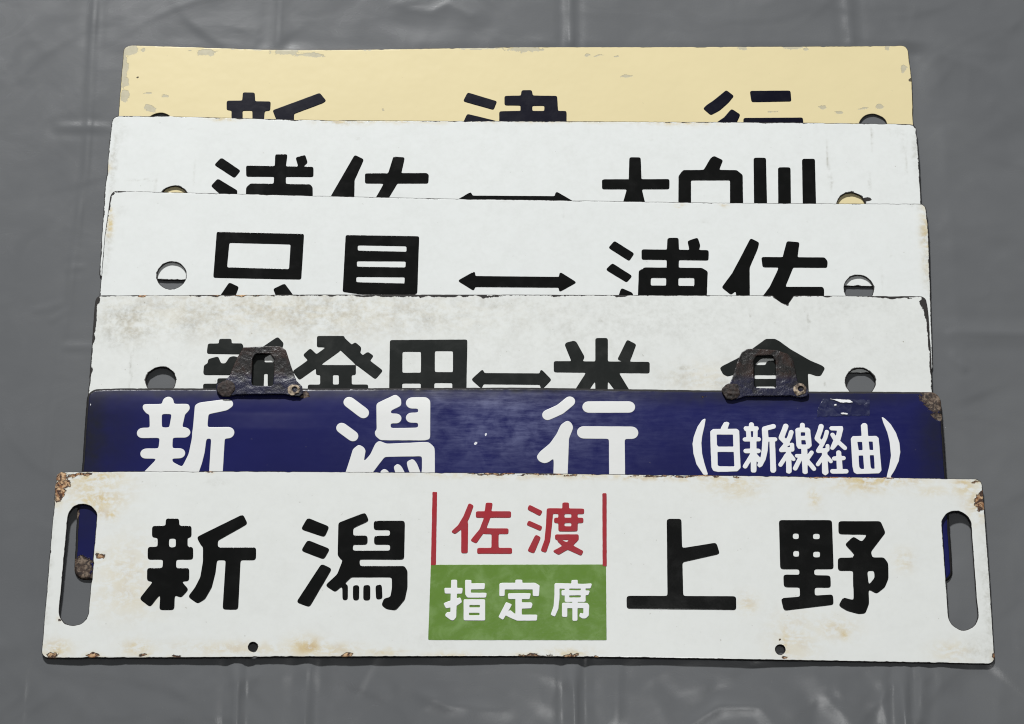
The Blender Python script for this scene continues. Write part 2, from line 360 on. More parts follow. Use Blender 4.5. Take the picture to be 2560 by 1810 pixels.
'outline':[(-325.3,141.9),(-275,142.2),(-149.1,142.8),(8.3,142.9),(102.8,142.6),(197.2,142.4),(291.6,142),(328.1,141.9),(328.8,126.8),(328.8,96.4),(328.2,64.9),(327,-0.3),(-327,0.3),(-326.5,70.1),(-326.1,99.3),(-325.9,136.5)],
'holes':[((-270.5,71.2),11.19),((272.6,70.8),11.19)],
'slots':[],
'notches':[[(205.3,144.5),(223.8,144.5),(223.3,141.9),(218.4,134.5),(211.6,137.9)]],
'wear':[('dirt',-294.6,88.2,0.8,19.5,1),
('dirt',234.7,121.1,0.9,5.8,1.1),
('dirt',189,123.4,0.9,6.5,1),
('dirt',72,120.9,0.9,2.6,1),
('dirt',135.9,82.1,3.7,1.6,0.9),
('dirt',158.9,102.8,0.9,1,1),
('dirt',245.2,68.1,0.9,1.3,1),
('dirt',-52.7,112.8,2.5,1,0.9),
('dirt',-11.1,132.8,0.9,2.3,1),
('dirt',-4.9,132.8,0.9,1.9,1),
('dirt',-298.9,121.2,21.5,17.9,1),
('dirt',-248.9,124.6,49,16.2,0.75),
('dirt',-148.6,128,61.3,19.5,0.85),
('dirt',-211.6,131.3,91.9,13,0.75),
('dirt',-70.2,128.1,46,19.5,0.65),
('dirt',71,121.6,153.2,26,0.35),
('stain',-180,128,122.6,16.2,0.25),
('dirt',-23.1,134.8,76.6,9.7,0.4),
('dirt',132.6,72.2,18.4,6.5,0.5),
('dirt',163.6,69,9.2,4.9,0.7),
('dirt',102.6,131.6,91.9,9.7,0.3),
('dirt',259.6,131.8,61.3,9.7,0.3),
('dirt',2.1,108.2,429.1,52,0.22),
('stain',-295.6,117.9,12.3,13,0.2),
('stain',151.3,73.9,21.5,9.7,0.25),
('chip',-325.1,137.8,2.5,3.2,1.6),
('chip',-325.5,124.5,1.4,13,1.5),
('chip',-325.9,101.3,1.1,13,1.3),
('chip',-326.1,78.3,0.9,13,1.3),
('chip',326.7,139.2,1.8,2.6,1.6),
('chip',328,130.2,1.5,7.8,1.6),
('chip',328.3,108.6,0.9,16.2,1.4),
('chip',-306.4,141.9,18.4,0.8,1.1),
('chip',-212,142,76.6,0.8,0.8),
('chip',-86.1,142.1,122.6,1,0.95),
('chip',-54.6,141.5,36.8,1.3,1),
('chip',71.3,142.3,91.9,0.8,0.85),
('chip',301,141.2,18.4,1.3,1.2),
('chip',325.9,136.8,3.1,5.8,1.2),
('chip',228.6,142.1,46,0.8,0.8),
('chip',-325.3,121.2,1.5,9.7,0.95),
('chip',-274.6,76.4,7.4,1,0.8),
('rust',-289.1,140.9,3.7,1.3,1.1),
('rust',-212,142.3,46,0.6,0.7),
('chip',328.2,121.8,1.5,13,1),
('chip',328.3,82.2,1.2,16.2,0.9)],
'glyphs':[('character','dull',[('P',[(-226.8,105.6),(-217.2,105.6),(-217,101),(-226.6,101)]),
('P',[(-235.4,101.7),(-208.9,101.9),(-207.8,99.7),(-207.5,93),(-235.8,93.4)]),
('P',[(-234.6,88.9),(-227,91.1),(-224.5,85.4),(-221,85.4),(-218,90.6),(-214.8,91.4),(-209.4,89.8),(-208.8,76),(-236.9,76),(-237.8,77.3),(-237.6,83.8),(-234.7,85.5)]),
('P',[(-226.7,73.2),(-217.3,73.2),(-216.7,59.9),(-226.1,59.9)]),
('P',[(-237.6,68.8),(-209.8,68.8),(-209.6,63.7),(-237.3,63.7)]),
('P',[(-200.5,90.2),(-192.6,99),(-181.1,107.3),(-176.3,102.1),(-177.1,98.4),(-190.7,90.2)]),
('P',[(-200.6,92.8),(-190.9,92.8),(-190.5,57.8),(-199.2,57.8)]),
('P',[(-200.3,86.3),(-174.3,86.3),(-173.9,77.1),(-199.9,77)]),
('P',[(-187.7,77.4),(-178,77.4),(-177.3,57.8),(-187,57.8)])]),
('character','dull',[('P',[(-150.4,108.1),(-129,108.1),(-128.8,98.9),(-150.1,98.9)]),
('L',9,[(-165.8,75.5),(-134.6,99.4)]),
('L',7.8,[(-158.1,95.1),(-150.5,87.4)]),
('L',9.1,[(-133.5,104.6),(-116.8,88.3),(-101.2,76.1)]),
('P',[(-124.8,99.2),(-120.4,103),(-115.6,98.6),(-116.1,95.1),(-120.1,92.1)]),
('P',[(-116.4,90.4),(-110.4,95.1),(-105.8,91.7),(-109.8,86.2),(-114.3,85.3)]),
('P',[(-150.4,84.1),(-119.5,84.1),(-119.3,76.1),(-150.2,76.1)]),
('P',[(-146.9,77.1),(-137.2,77.1),(-136.9,65.2),(-146.6,65.2)]),
('P',[(-132.4,77.1),(-122.6,77.1),(-122.3,65.2),(-132,65.2)]),
('P',[(-156.2,68.1),(-109.6,68.2),(-109.5,60.9),(-156,60.9)])]),
('character','dull',[('P',[(-93.2,104.7),(-32.9,105.2),(-33.4,56.8),(-93,56.7)]),
('HP',[(-83.5,95.2),(-68.8,95.2),(-68.6,77.9),(-83.2,77.8)]),
('HP',[(-58.2,95.8),(-43.9,95.8),(-43.7,78.4),(-58,78.4)]),
('HP',[(-83.2,69.3),(-68.6,69.3),(-68.5,60.1),(-83.1,60.1)]),
('HP',[(-58.3,69.7),(-44.1,69.7),(-44,60.2),(-58.2,60.2)])]),
('arrow','dull',[('P',[(-29.5,72.4),(-20.5,81.1),(-19.6,77.7),(23.7,77.4),(24.4,81.3),(32.8,72.3),(24.8,63.8),(23.9,68.3),(-20.2,68.7),(-21.4,64.9)])]),
('character','dull',[('P',[(43.3,100.9),(44.3,102.7),(50.1,104.3),(52.2,103.5),(58.6,91),(56.3,86.3),(48.6,87.1)]),
('P',[(67.3,106.6),(76.9,106.6),(76.6,85),(67.1,85)]),
('P',[(92.1,105.2),(99.1,101.4),(93.4,86.3),(84.2,88.9)]),
('P',[(34.7,87.5),(109.2,86.9),(109,77.7),(34.7,78.5)]),
('P',[(67,79.9),(76.5,79.9),(76.2,61.1),(66.8,61.1)]),
('P',[(60.3,79),(70.1,77.3),(60.2,61.1),(49.2,61.1)]),
('P',[(72.5,77.3),(85.1,78),(94.6,61.2),(83.7,61.1)])]),
('character','dull',[('P',[(163.9,82),(165.9,83.7),(178.3,90.2),(190.4,98.4),(200.5,106),(207.4,106),(211,104),(219.3,97.5),(234.4,88.1),(243.2,84.2),(245.6,82.1),(242,75.8),(238.8,75.7),(232,78),(232.1,61.2),(181.4,61.2),(181.9,76.1),(173.8,76.5),(169.7,75.2),(166.2,77.1)]),
('HP',[(190.5,84.4),(194.6,88.5),(197,90),(206.6,90),(206.5,88),(201,87.8),(199.3,84.5)]),
('HP',[(190.3,76.4),(207.5,76.4),(207.3,73.1),(190.2,73.1)]),
('HP',[(191.4,67.2),(206.2,67.3),(206.1,64.2),(191.3,64.1)])])]},
3:{'origin':[1.24,-7.53,1.55],
'ex':[0.99985,-0.01748,-0.00052],
'ey':[0.01748,0.9994,0.02998],
'bend':0,
'outline':[(-325.2,146),(-264.9,145.3),(-224.8,145),(-144.6,144.3),(-48.6,143.7),(43.6,144),(162.6,144),(240.3,144.8),(327.5,146),(328.3,120.6),(328,91.3),(327.6,67.4),(326.7,3.1),(-326.7,-3.1),(-327.4,57.6),(-327.2,108.4),(-326.5,120.1)],
'holes':[((-271.7,74.2),11.37),((271.1,72.5),11.37)],
'slots':[],
'notches':[],
'wear':[('dirt',-3.1,109,498.6,132.1,0.09),
('dirt',37.9,133,0.9,3.3,0.6),
('dirt',149.6,127,5.6,0.8,0.5),
('dirt',289.7,80.2,0.9,8.6,0.5),
('dirt',-6.9,142.2,6.2,0.8,0.6),
('dirt',297.1,100.6,1.2,1,0.6),
('stain',-324,117.1,2.8,7.3,1.3),
('stain',-324.6,129.1,1.9,3.3,0.8),
('dirt',-324,100,2.5,19.8,0.7),
('dirt',326.7,111.3,3.7,29.7,0.9),
('stain',326.7,118.2,3.7,26.4,0.7),
('dirt',325.5,143.9,8.1,3.3,0.9),
('chip',-324.7,143.2,1.6,2,1.6),
('chip',-325.7,136,0.9,7.3,1.5),
('chip',-317.8,145.4,6.9,0.7,0.9),
('rust',-324.8,118.8,1.2,1.7,0.8),
('stain',130.6,141.2,3.1,1,0.8),
('stain',165.7,141.8,3.1,1.3,0.9),
('chip',-326.5,117,0.9,13.2,0.7),
('chip',328,97.8,0.9,26.4,0.8),
('dirt',-179.6,139.2,1.9,1.3,0.8),
('dirt',-316.6,129.2,4.7,5,0.3)],
'glyphs':[('character','black',[('P',[(-238.1,111.8),(-168.7,111.2),(-169.1,72.6),(-238.5,72.9)]),
('HP',[(-227.7,102.7),(-178.8,102.2),(-179,81.1),(-228.3,81.8)]),
('P',[(-225.7,69),(-218,65.5),(-221.2,54.4),(-234.3,54.2)]),
('P',[(-190.7,64.2),(-182,68.9),(-171.8,55.3),(-186.6,55)])]),
('character','black',[('P',[(-135.4,110.8),(-77.1,110.8),(-77.1,62.7),(-79.5,61.3),(-123.2,61.2),(-135.8,62.9)]),
('HP',[(-125.7,102.4),(-86.7,102.3),(-86.5,97.4),(-125.5,97.7)]),
('HP',[(-125.8,88.9),(-86.9,89.4),(-86.9,84.1),(-125.6,84.1)]),
('HP',[(-125.8,75.6),(-87.2,76),(-87.3,70.6),(-125.6,71)])]),
('arrow','black',[('P',[(-45.5,73.7),(-32,82.1),(-31.7,77.8),(34.7,78.2),(35,82.6),(48.6,73.9),(34.8,65.5),(34.5,69.3),(-31.9,68.7),(-32.2,65.3)])]),
('character','black',[('P',[(78.2,109.6),(93.9,99.2),(90,92.7),(73.5,103.7)]),
('P',[(76.6,90.6),(92.4,80.1),(88,74.6),(71.4,85.1)]),
('P',[(83.8,69.8),(92.3,66.1),(94.6,60),(80.6,59.7)]),
('P',[(99.9,102.7),(153,103),(152.7,94.4),(99.9,94.1)]),
('P',[(120.5,112.9),(129.1,113.1),(129.4,102),(128.5,60.6),(119.3,60.4),(120,101.9)]),
('P',[(136.4,110.6),(144.4,113.6),(146.4,106.8),(144.7,101.8),(138.1,101.7)]),
('P',[(97.7,84.6),(102,87.4),(147.5,87.8),(152,85.1),(150.9,60.9),(96.9,60)]),
('HP',[(107,78.8),(119.3,79),(119.3,72.4),(106.9,72.2)]),
('HP',[(128.8,79.2),(141.6,79.4),(141.5,72.5),(128.7,72.3)])]),
('character','black',[('P',[(186.5,113.7),(193.2,110.3),(191.9,104.9),(185.2,88.8),(184.9,61.5),(174.7,61.4),(174,69.1),(170.2,65.7),(163.1,71.7),(171.7,84.2),(178.5,97.6)]),
('P',[(194.8,97.9),(244.8,98.4),(247.1,95.2),(246.5,89.8),(195.6,89.3)]),
('P',[(215.3,111.7),(225.2,111),(223.3,98.3),(218.9,87.6),(213.2,73.4),(212.4,55.9),(188.6,55.5),(201.2,73.2),(207.3,86.5),(211.7,98.1)]),
('P',[(208.7,72.9),(242.5,73.5),(243.6,71.8),(243.1,56.4),(208.3,55.8)])])]},
2:{'origin':[-0.19,65.56,1.56],
'ex':[0.99994,-0.01088,-0.00033],
'ey':[0.01089,0.99949,0.02998],
'bend':0,
'outline':[(-325.7,141.6),(-279.6,141.7),(-230.2,140.9),(-194.7,140.1),(-144.1,139.7),(-38.3,140.2),(37.6,140.8),(164.1,141.5),(232.2,141.7),(280.8,141.5),(326.2,141.6),(327.2,109.6),(327.1,73),(326.7,0.4),(-326.7,-0.4),(-327.5,78.4),(-326.7,93),(-326.7,117.9)],
'holes':[((-271.4,68.9),11.38),((270.9,69),11.38)],
'slots':[],
'notches':[],
'wear':[('dirt',-1,106,506,134.1,0.1),
('dirt',289.7,130.3,0.8,8.7,1),
('dirt',253.8,110.5,0.8,13.4,0.8),
('dirt',255.6,89.6,0.8,6.7,0.8),
('dirt',286.8,89.9,0.8,5.4,0.8),
('dirt',-299.7,85.6,7.6,0.8,0.9),
('dirt',-287.2,82,0.8,5.4,0.8),
('dirt',-256.7,92.7,0.8,7.4,0.6),
('dirt',-262,129.9,2.5,0.8,0.6),
('dirt',316.3,109.5,0.9,13.4,0.6),
('dirt',312.9,134.1,9.5,3.4,0.4),
('dirt',-126.3,123.3,2.5,1,0.7),
('dirt',112,124.8,1.9,1,0.5),
('stain',-235,139.4,9.5,1.3,0.9),
('stain',-137.5,138,15.8,2,0.9),
('stain',-92.1,138.9,31.6,1.3,0.7),
('stain',134.9,140.3,22.1,1.7,1),
('stain',5.2,139.9,63.2,1,0.6),
('dirt',-137.5,137.7,12.6,1.3,0.9),
('dirt',-318.6,127.2,6.3,10.1,0.35),
('dirt',-321.7,102.5,1.9,30.2,0.9),
('dirt',-326.2,92,1.9,4,1),
('stain',-325.4,95.5,1.9,4,0.7),
('chip',-325.8,138.8,1.6,2.7,1.6),
('chip',-326.8,133.5,0.9,4.7,1.5),
('chip',-322.1,141.3,5.1,0.6,1.3),
('chip',324.8,139.5,1.9,2,1.5),
('chip',327,132.5,0.9,6.7,1.5),
('chip',-325.3,140.9,5.1,0.7,1),
('chip',282.6,74.3,5.1,2,1.3),
('dirt',325,116.6,2.5,20.1,0.7),
('dirt',315.8,127,2.5,20.1,0.3),
('chip',327.4,134.2,0.9,8.4,0.9),
('dirt',245,136.9,1.3,4.7,0.3),
('chip',271,80.7,1.9,1.3,0.9)],
'glyphs':[('character','black',[('P',[(-235.3,105.5),(-219.3,94.3),(-223.8,87.9),(-240.6,99.1)]),
('P',[(-237.2,87.1),(-221,77),(-221.2,68.8),(-229.1,68.7),(-242.3,80.8)]),
('P',[(-214.9,98.8),(-160.9,98.2),(-160.4,89.5),(-214.4,89.2)]),
('P',[(-191.9,108.9),(-182.2,109),(-183.1,98.3),(-182.4,81.9),(-192,81.8),(-191.8,98.2)]),
('P',[(-175.4,106.2),(-167.9,108.7),(-165.6,101.7),(-168.8,98.8),(-169.6,97.1),(-172.5,97.1)]),
('P',[(-213.8,68),(-213.9,79.8),(-210.6,83.3),(-162.7,83),(-160.7,80.3),(-160.3,68.6)]),
('HP',[(-204,69),(-192.3,69.1),(-192,61.9),(-203.7,61.8)]),
('HP',[(-181.8,69.2),(-169.7,69.4),(-169.4,62.2),(-181.5,62)])]),
('character','black',[('P',[(-127.8,109),(-120.4,105.2),(-127.3,87.1),(-127,66.2),(-149.2,66),(-138.3,87.9),(-132,100.7)]),
('P',[(-119,93),(-69.5,93.8),(-67.8,92.3),(-68,84.8),(-118.7,84.3)]),
('P',[(-96.6,107.9),(-87.5,107.3),(-89.7,94.8),(-93.2,83.8),(-102.3,66.5),(-112.4,66.4),(-104.1,83.2),(-100.2,93.7)])]),
('arrow','black',[('P',[(-46.3,69.6),(-33.7,77.8),(-32.2,74.5),(33.6,74.8),(34.6,79),(49.1,70.2),(34.9,61.7),(34,66.2),(-32.1,65.9),(-33.7,61.8)])]),
('character','black',[('P',[(71.6,89.8),(125.6,90.6),(125.5,81.9),(71.6,81.3)]),
('P',[(93.7,109.3),(102.7,109.4),(103.1,90.5),(103.6,80.5),(106.5,67),(87.6,66.8),(91.5,81.3),(93.2,90.4)])]),
('character','black',[('P',[(132.7,67.3),(133.2,93.5),(136.6,98.5),(153.4,98.9),(159.5,109.8),(162,111.2),(169,107.6),(165.6,99),(179.9,99),(184.5,95),(184.3,66.9)]),
('HP',[(142.9,89.8),(174.5,90.2),(174,67.7),(142.6,67.4)])]),
('character','black',[('P',[(193.9,110),(203.7,110.1),(203.4,66.2),(193.2,66.1)]),
('P',[(213.3,101.8),(223.2,101.9),(222.5,66.4),(212.6,66.3)]),
('P',[(232.9,109.5),(243.1,109.6),(242.6,66.6),(232.2,66.5)])])]},
1:{'origin':[2.89,131.77,1.5],
'ex':[1,-0.00057,0],
'ey':[0.00057,1,0],
'bend':0,
'outline':[(-322.8,145.7),(-315.8,145.4),(-264,143.9),(-207.9,141.7),(-147.9,141.4),(-119.9,141.8),(-58,142.9),(2.3,144.1),(122.6,144.3),(168.4,144.5),(280.5,145),(323.1,145.7),(324.7,113.7),(323.5,74.8),(321.6,-2.3),(-321.6,2.3),(-323.4,82),(-323.4,111.5)],
'holes':[((-289.1,71.6),11.54),((290.5,70.8),11.54)],
'slots':[],
'notches':[],
'wear':[('worn',-317.2,140.5,5.8,4.4,1.25),
('worn',-320.8,124.3,2.2,17,1.1),
('worn',-319.7,111.5,2.6,4.1,1.1),
('worn',-318.9,98.7,3.2,5.1,1.25),
('worn',-307,140.5,1.6,1.7,1),
('worn',-254.8,138.7,7,3.1,1.1),
('worn',-269.1,140.2,2.2,0.7,1),
('worn',-187.4,139.1,12.8,2.7,1.1),
('worn',-170.8,136.2,16,1.7,1.05),
('worn',-297.6,87.5,4.5,3.1,1.1),
('worn',-300.4,100.9,3.8,1,0.95),
('worn',-286.5,98.7,3.2,1,0.95),
('worn',6.9,141.5,16,2.7,1),
('worn',-29.3,142.6,19.2,1,0.95),
('worn',58.6,135.9,2.6,1.4,1),
('worn',68.4,136,5.8,0.8,1),
('worn',82.6,135.2,3.8,0.8,0.95),
('worn',90.8,116.5,4.5,1.2,1.05),
('worn',187.5,143,3.2,1.7,1.1),
('worn',229.3,143.4,8.3,1.4,1),
('worn',238.5,141.6,2.2,1.7,1),
('worn',318.1,124.7,2.6,3.7,1.15),
('worn',250.1,88.9,2.9,1.7,1.05),
('worn',263.5,84.2,3.8,1.4,1),
('worn',296.5,90.3,3.5,2,1.05),
('worn',283.9,87.4,5.1,1,0.9),
('worn',306.1,143.9,1.9,2,0.9),
('worn',208.8,84.5,5.1,0.7,0.85),
('worn',-107.2,86.1,1.3,1.7,0.8),
('chip',-310.1,115.9,1,1,1.2),
('chip',324.1,114.8,1.6,1.7,1.2),
('chip',324.1,135.7,1.3,4.8,0.9),
('dirt',-321.9,131.7,2.6,20.4,0.4),
('worn',-213.8,142.1,19.2,0.8,0.9),
('worn',-128.2,141.8,16,0.8,0.85)],
'glyphs':[('character','navy',[('P',[(-222.8,102),(-213.3,101.7),(-212.6,93.9),(-200,93.7),(-199.9,85.5),(-204.4,84.9),(-205,71.7),(-230.7,71.7),(-231.3,85.4),(-235.4,86.1),(-235.6,94.4),(-223,94.5)]),
('HP',[(-222.5,85.4),(-214.3,85.4),(-213.7,72.7),(-221.9,72.6)]),
('P',[(-197.9,85.7),(-160.1,101.5),(-154.6,94.4),(-157.3,92.3),(-180.4,82.5),(-180.4,71.7),(-192.3,71.7)])]),
('character','navy',[('P',[(-39.2,102),(-15.2,94),(-18,86.3),(-42.8,94)]),
('P',[(-39.4,82.6),(-15.4,76.1),(-17.9,68.1),(-43,73.7)]),
('P',[(-9,98.9),(4.4,99.2),(5,104),(13.2,104.2),(14,99.2),(33.8,98.9),(34.5,85.2),(41.4,85.2),(41.3,71.9),(-13.2,71.8),(-13.2,84.9),(4.1,85.3),(4.1,90.3),(-9,90.4)]),
('HP',[(13.5,90),(23.6,90),(23.5,85.2),(13.5,85.2)])]),
('character','navy',[('P',[(172.2,104.3),(178.3,98.9),(173.5,92.7),(166.4,85.9),(158.8,81.5),(152.7,87.5),(155.5,90.3),(162.5,95.6),(167.8,100.3)]),
('P',[(175.9,87.2),(182.9,82.1),(177.9,71),(158.3,71),(169.6,79.5)]),
('P',[(191.6,103.5),(224.6,103.8),(224.9,94.1),(192.5,93.4)]),
('P',[(185.4,78.9),(233.6,79.3),(233.9,71),(185.2,71)])])]}}

FOLDS = [([(-347.4,343.1),(-344.5,209.7),(-343.9,166.7),(-347,117.4),(-349.5,48.7),(-354,15),(-356.2,-41.2),(-357,-92.9),(-360.4,-190.2),(-363.1,-301.2)],0.75,2),([(-193.1,343.1),(-192.7,268.1)],0.6,3),([(-205,-214.6),(-202.4,-301.2)],3.4,2.6),([(-152.2,-220.7),(-153.1,-301.2)],2.4,3),([(48.4,343.1),(48,264.4)],1.6,2.2),([(45.1,-214.6),(45.8,-301.2)],3.4,2.6),([(278,343.1),(280.4,264.4)],1.5,2.6),([(289.2,-214.6),(289.2,-301.2)],3.4,2.6),([(297,-232.8),(303,-250.8),(295.6,-301.2)],1.6,2.5),([(-367.5,203.2),(-318.7,203.2)],0.5,2.2),([(-348.3,13),(-322.6,13)],0.6,1.8),([(-355.8,48.7),(-375,43.6)],0.25,1.6),([(-351,42.6),(-361.8,35.2)],0.3,1.4),([(-351.6,78.7),(-341.2,80.1)],0.2,1.6),([(326.5,24.7),(420.5,22.4)],0.9,4),([(342.6,21.7),(345.6,1.7),(351.9,-5.6)],0.8,1.8),([(334.5,-86.5),(343.2,-92.9),(348.2,-108.9)],0.6,2.5),([(-82.9,-255.3),(-47.2,-270.2),(-5.9,-274.7)],0.6,3),([(123.5,-289.4),(153.5,-270.2),(183,-271.7),(199.7,-295.3)],0.7,3),([(-89.7,312.8),(-66.4,309.1),(-53.2,316.6),(-33.2,305.3)],0.5,5),([(302.3,312.8),(329.8,275.5),(342.9,224.1)],0.5,6),([(332.1,209.7),(368.1,166.7),(383.8,117.4)],0.4,7),([(360.4,-190.2),(361.7,-250.8),(354.9,-301.2)],0.6,8),([(80.3,-238.8),(76.6,-280.6)],0.4,3),([(241.1,-232.8),(244.5,-280.6)],0.4,6)]


# ------------------------------------------------------------------ numpy helpers
def vnoise(x, y, seed=0):
    xi = np.floor(x).astype(np.int64)
    yi = np.floor(y).astype(np.int64)
    fx = x - xi
    fy = y - yi
    fx = fx * fx * (3 - 2 * fx)
    fy = fy * fy * (3 - 2 * fy)
    def h(a, b):
        n = (a * 374761393 + b * 668265263 + seed * 974711) & 0x7fffffff
        n = ((n ^ (n >> 13)) * 1274126177) & 0x7fffffff
        return ((n ^ (n >> 16)) & 0xffff) / 65535.0
    return (h(xi, yi) * (1 - fx) + h(xi + 1, yi) * fx) * (1 - fy) + (h(xi, yi + 1) * (1 - fx) + h(xi + 1, yi + 1) * fx) * fy

def fbm(x, y, seed=0, octaves=4):
    r = np.zeros_like(x, dtype=float)
    a = 0.5
    for k in range(octaves):
        r += a * vnoise(x * 2 ** k, y * 2 ** k, seed + 17 * k)
        a *= 0.5
    return r

def sd_poly(X, Y, pts):
    """signed distance, positive inside"""
    d2 = np.full(X.shape, 1e12)
    ins = np.zeros(X.shape, bool)
    n = len(pts)
    for i in range(n):
        x0, y0 = pts[i]
        x1, y1 = pts[(i + 1) % n]
        ex, ey = x1 - x0, y1 - y0
        L = ex * ex + ey * ey
        if L < 1e-9:
            continue
        t = np.clip(((X - x0) * ex + (Y - y0) * ey) / L, 0, 1)
        d2 = np.minimum(d2, (X - x0 - t * ex) ** 2 + (Y - y0 - t * ey) ** 2)
        if y0 != y1:
            c = ((y0 > Y) != (y1 > Y)) & (X < (x1 - x0) * (Y - y0) / (y1 - y0) + x0)
            ins ^= c
    d = np.sqrt(d2)
    return np.where(ins, d, -d)

def sd_seg(X, Y, a, b):
    ex, ey = b[0] - a[0], b[1] - a[1]
    L = max(ex * ex + ey * ey, 1e-9)
    t = np.clip(((X - a[0]) * ex + (Y - a[1]) * ey) / L, 0, 1)
    return np.sqrt((X - a[0] - t * ex) ** 2 + (Y - a[1] - t * ey) ** 2)

def blur(Fd, s):
    r = int(math.ceil(s * 3))
    k = np.exp(-0.5 * (np.arange(-r, r + 1) / s) ** 2)
    k /= k.sum()
    P = np.pad(Fd, r, mode='edge')
    Q = sum(k[i] * P[:, i:i + Fd.shape[1]] for i in range(2 * r + 1))
    return sum(k[i] * Q[i:i + Fd.shape[0], :] for i in range(2 * r + 1))

def round_corners(pts, r, min_turn=0.5, steps=7):
    out = []
    n = len(pts)
    for i in range(n):
        p0, p1, p2 = (np.array(pts[(i + k) % n], float) for k in (-1, 0, 1))
        u = (p0 - p1) / np.linalg.norm(p0 - p1)
        v = (p2 - p1) / np.linalg.norm(p2 - p1)
        ang = math.acos(max(-1, min(1, u.dot(v))))
        if math.pi - ang < min_turn:
            out.append(tuple(p1))
            continue
        t = r / math.tan(ang / 2)
        a, b = p1 + u * t, p1 + v * t
        bis = (u + v) / np.linalg.norm(u + v)
        c = p1 + bis * (r / math.sin(ang / 2))
        a0 = math.atan2(*(a - c)[::-1])
        a1 = math.atan2(*(b - c)[::-1])
        da = (a1 - a0 + math.pi) % (2 * math.pi) - math.pi
        for k in range(steps + 1):
            w = a0 + da * k / steps
            out.append((c[0] + r * math.cos(w), c[1] + r * math.sin(w)))
    return out

def field_mesh(name, F, x0, y0, h, rings, zfun, ztop=0.0, bottom=None, attrs=None):
    """Solid sheet from a 2D field (positive inside): flat top, rounded rim (rings of outward, downward mm),
    optional closed underside. Marching squares keeps the traced outline crisp."""
    ny, nx = F.shape
    ins = F > 0
    nid = np.full(F.shape, -1, np.int64)
    jj, ii = np.nonzero(ins)
    nid[jj, ii] = np.arange(len(jj))
    vx = list(x0 + ii * h)
    vy = list(y0 + jj * h)
    n_inner = len(vx)
    cnt = ins[:-1, :-1].astype(int) + ins[:-1, 1:] + ins[1:, :-1] + ins[1:, 1:]
    fj, fi = np.nonzero(cnt == 4)
    quads = np.stack([nid[fj, fi], nid[fj, fi + 1], nid[fj + 1, fi + 1], nid[fj + 1, fi]], 1)
    faces = quads.tolist()
    gy, gx = np.gradient(F, h)
    cross = {}
    cn = []
    def crossing(a, b):
        key = (a, b) if a < b else (b, a)
        v = cross.get(key)
        if v is None:
            (j0, i0), (j1, i1) = key
            f0, f1 = F[j0, i0], F[j1, i1]
            t = min(max(f0 / (f0 - f1), 0.02), 0.98)
            v = len(vx)
            vx.append(x0 + (i0 + (i1 - i0) * t) * h)
            vy.append(y0 + (j0 + (j1 - j0) * t) * h)
            nx_ = -(gx[j0, i0] * (1 - t) + gx[j1, i1] * t)
            ny_ = -(gy[j0, i0] * (1 - t) + gy[j1, i1] * t)
            l = math.hypot(nx_, ny_) or 1.0
            cn.append((nx_ / l, ny_ / l))
            cross[key] = v
        return v
    bedges = []
    mj, mi = np.nonzero((cnt > 0) & (cnt < 4))
    for j, i in zip(mj.tolist(), mi.tolist()):
        cs = ((j, i), (j, i + 1), (j + 1, i + 1), (j + 1, i))
        poly = []
        kind = []
        for k in range(4):
            a, b = cs[k], cs[(k + 1) % 4]
            if ins[a]:
                poly.append(int(nid[a]))
                kind.append(0)
            if ins[a] != ins[b]:
                poly.append(crossing(a, b))
                kind.append(1 if ins[a] else 2)
        if len(poly) < 3:
            continue
        faces.append(poly)
        m = len(poly)
        for k in range(m):
            if kind[k] == 1 and kind[(k + 1) % m] == 2:
                bedges.append((poly[k], poly[(k + 1) % m]))
    nv = len(vx)
    X = np.array(vx)
    Y = np.array(vy)
    Zt = zfun(X, Y) + ztop
    CN = np.array(cn).reshape(-1, 2)
    co = [np.stack([X, Y, Zt], 1)]
    base = nv
    ncr = nv - n_inner
    prev = np.arange(n_inner, nv)
    be = np.array(bedges, int).reshape(-1, 2) - n_inner
    rim_first = nv
    for (o, d) in rings:
        P = np.stack([X[n_inner:] + CN[:, 0] * o, Y[n_inner:] + CN[:, 1] * o, Zt[n_inner:] - d], 1)
        co.append(P)
        cur = np.arange(base, base + ncr)
        faces += np.stack([prev[be[:, 1]], prev[be[:, 0]], cur[be[:, 0]], cur[be[:, 1]]], 1).tolist()
        prev = cur
        base += ncr
    if bottom is not None:
        remap = np.empty(nv, int)
        remap[:n_inner] = np.arange(base, base + n_inner)
        remap[n_inner:] = prev
        co.append(np.stack([X[:n_inner], Y[:n_inner], Zt[:n_inner] - bottom], 1))
        nf = len(quads)
        faces += remap[quads][:, ::-1].tolist()
        for f in faces[nf:]:
            if len(f) >= 3 and max(f) < nv:
                if all(q < nv for q in f):
                    pass
        extra = [[int(remap[q]) for q in reversed(f)] for f in faces[nf:nf + len(mj)] if max(f) < nv]
        faces += extra
        base += n_inner
    V = np.concatenate(co) * MM
    me = bpy.data.meshes.new(name)
    me.from_pydata(V.tolist(), [], faces)
    me.polygons.foreach_set('use_smooth', [True] * len(me.polygons))
    me.update()
    if attrs:
        allx = V[:, 0] / MM
        ally = V[:, 1] / MM
        for an, fn in attrs.items():
            at = me.attributes.new(an, 'FLOAT', 'POINT')
            val = fn(allx, ally)
            if an == 'edge':
                val[rim_first:rim_first + ncr * len(rings)] = -0.6
                if bottom is not None:
                    val[rim_first + ncr * len(rings):] = -0.6
            at.data.foreach_set('value', val.astype(np.float32))
    return me

def add(name, me, mat, parent=None):
    o = bpy.data.objects.new(name, me)
    me.materials.clear()
    me.materials.append(mat)
    col.objects.link(o)
    if parent is not None:
        o.parent = parent
    return o

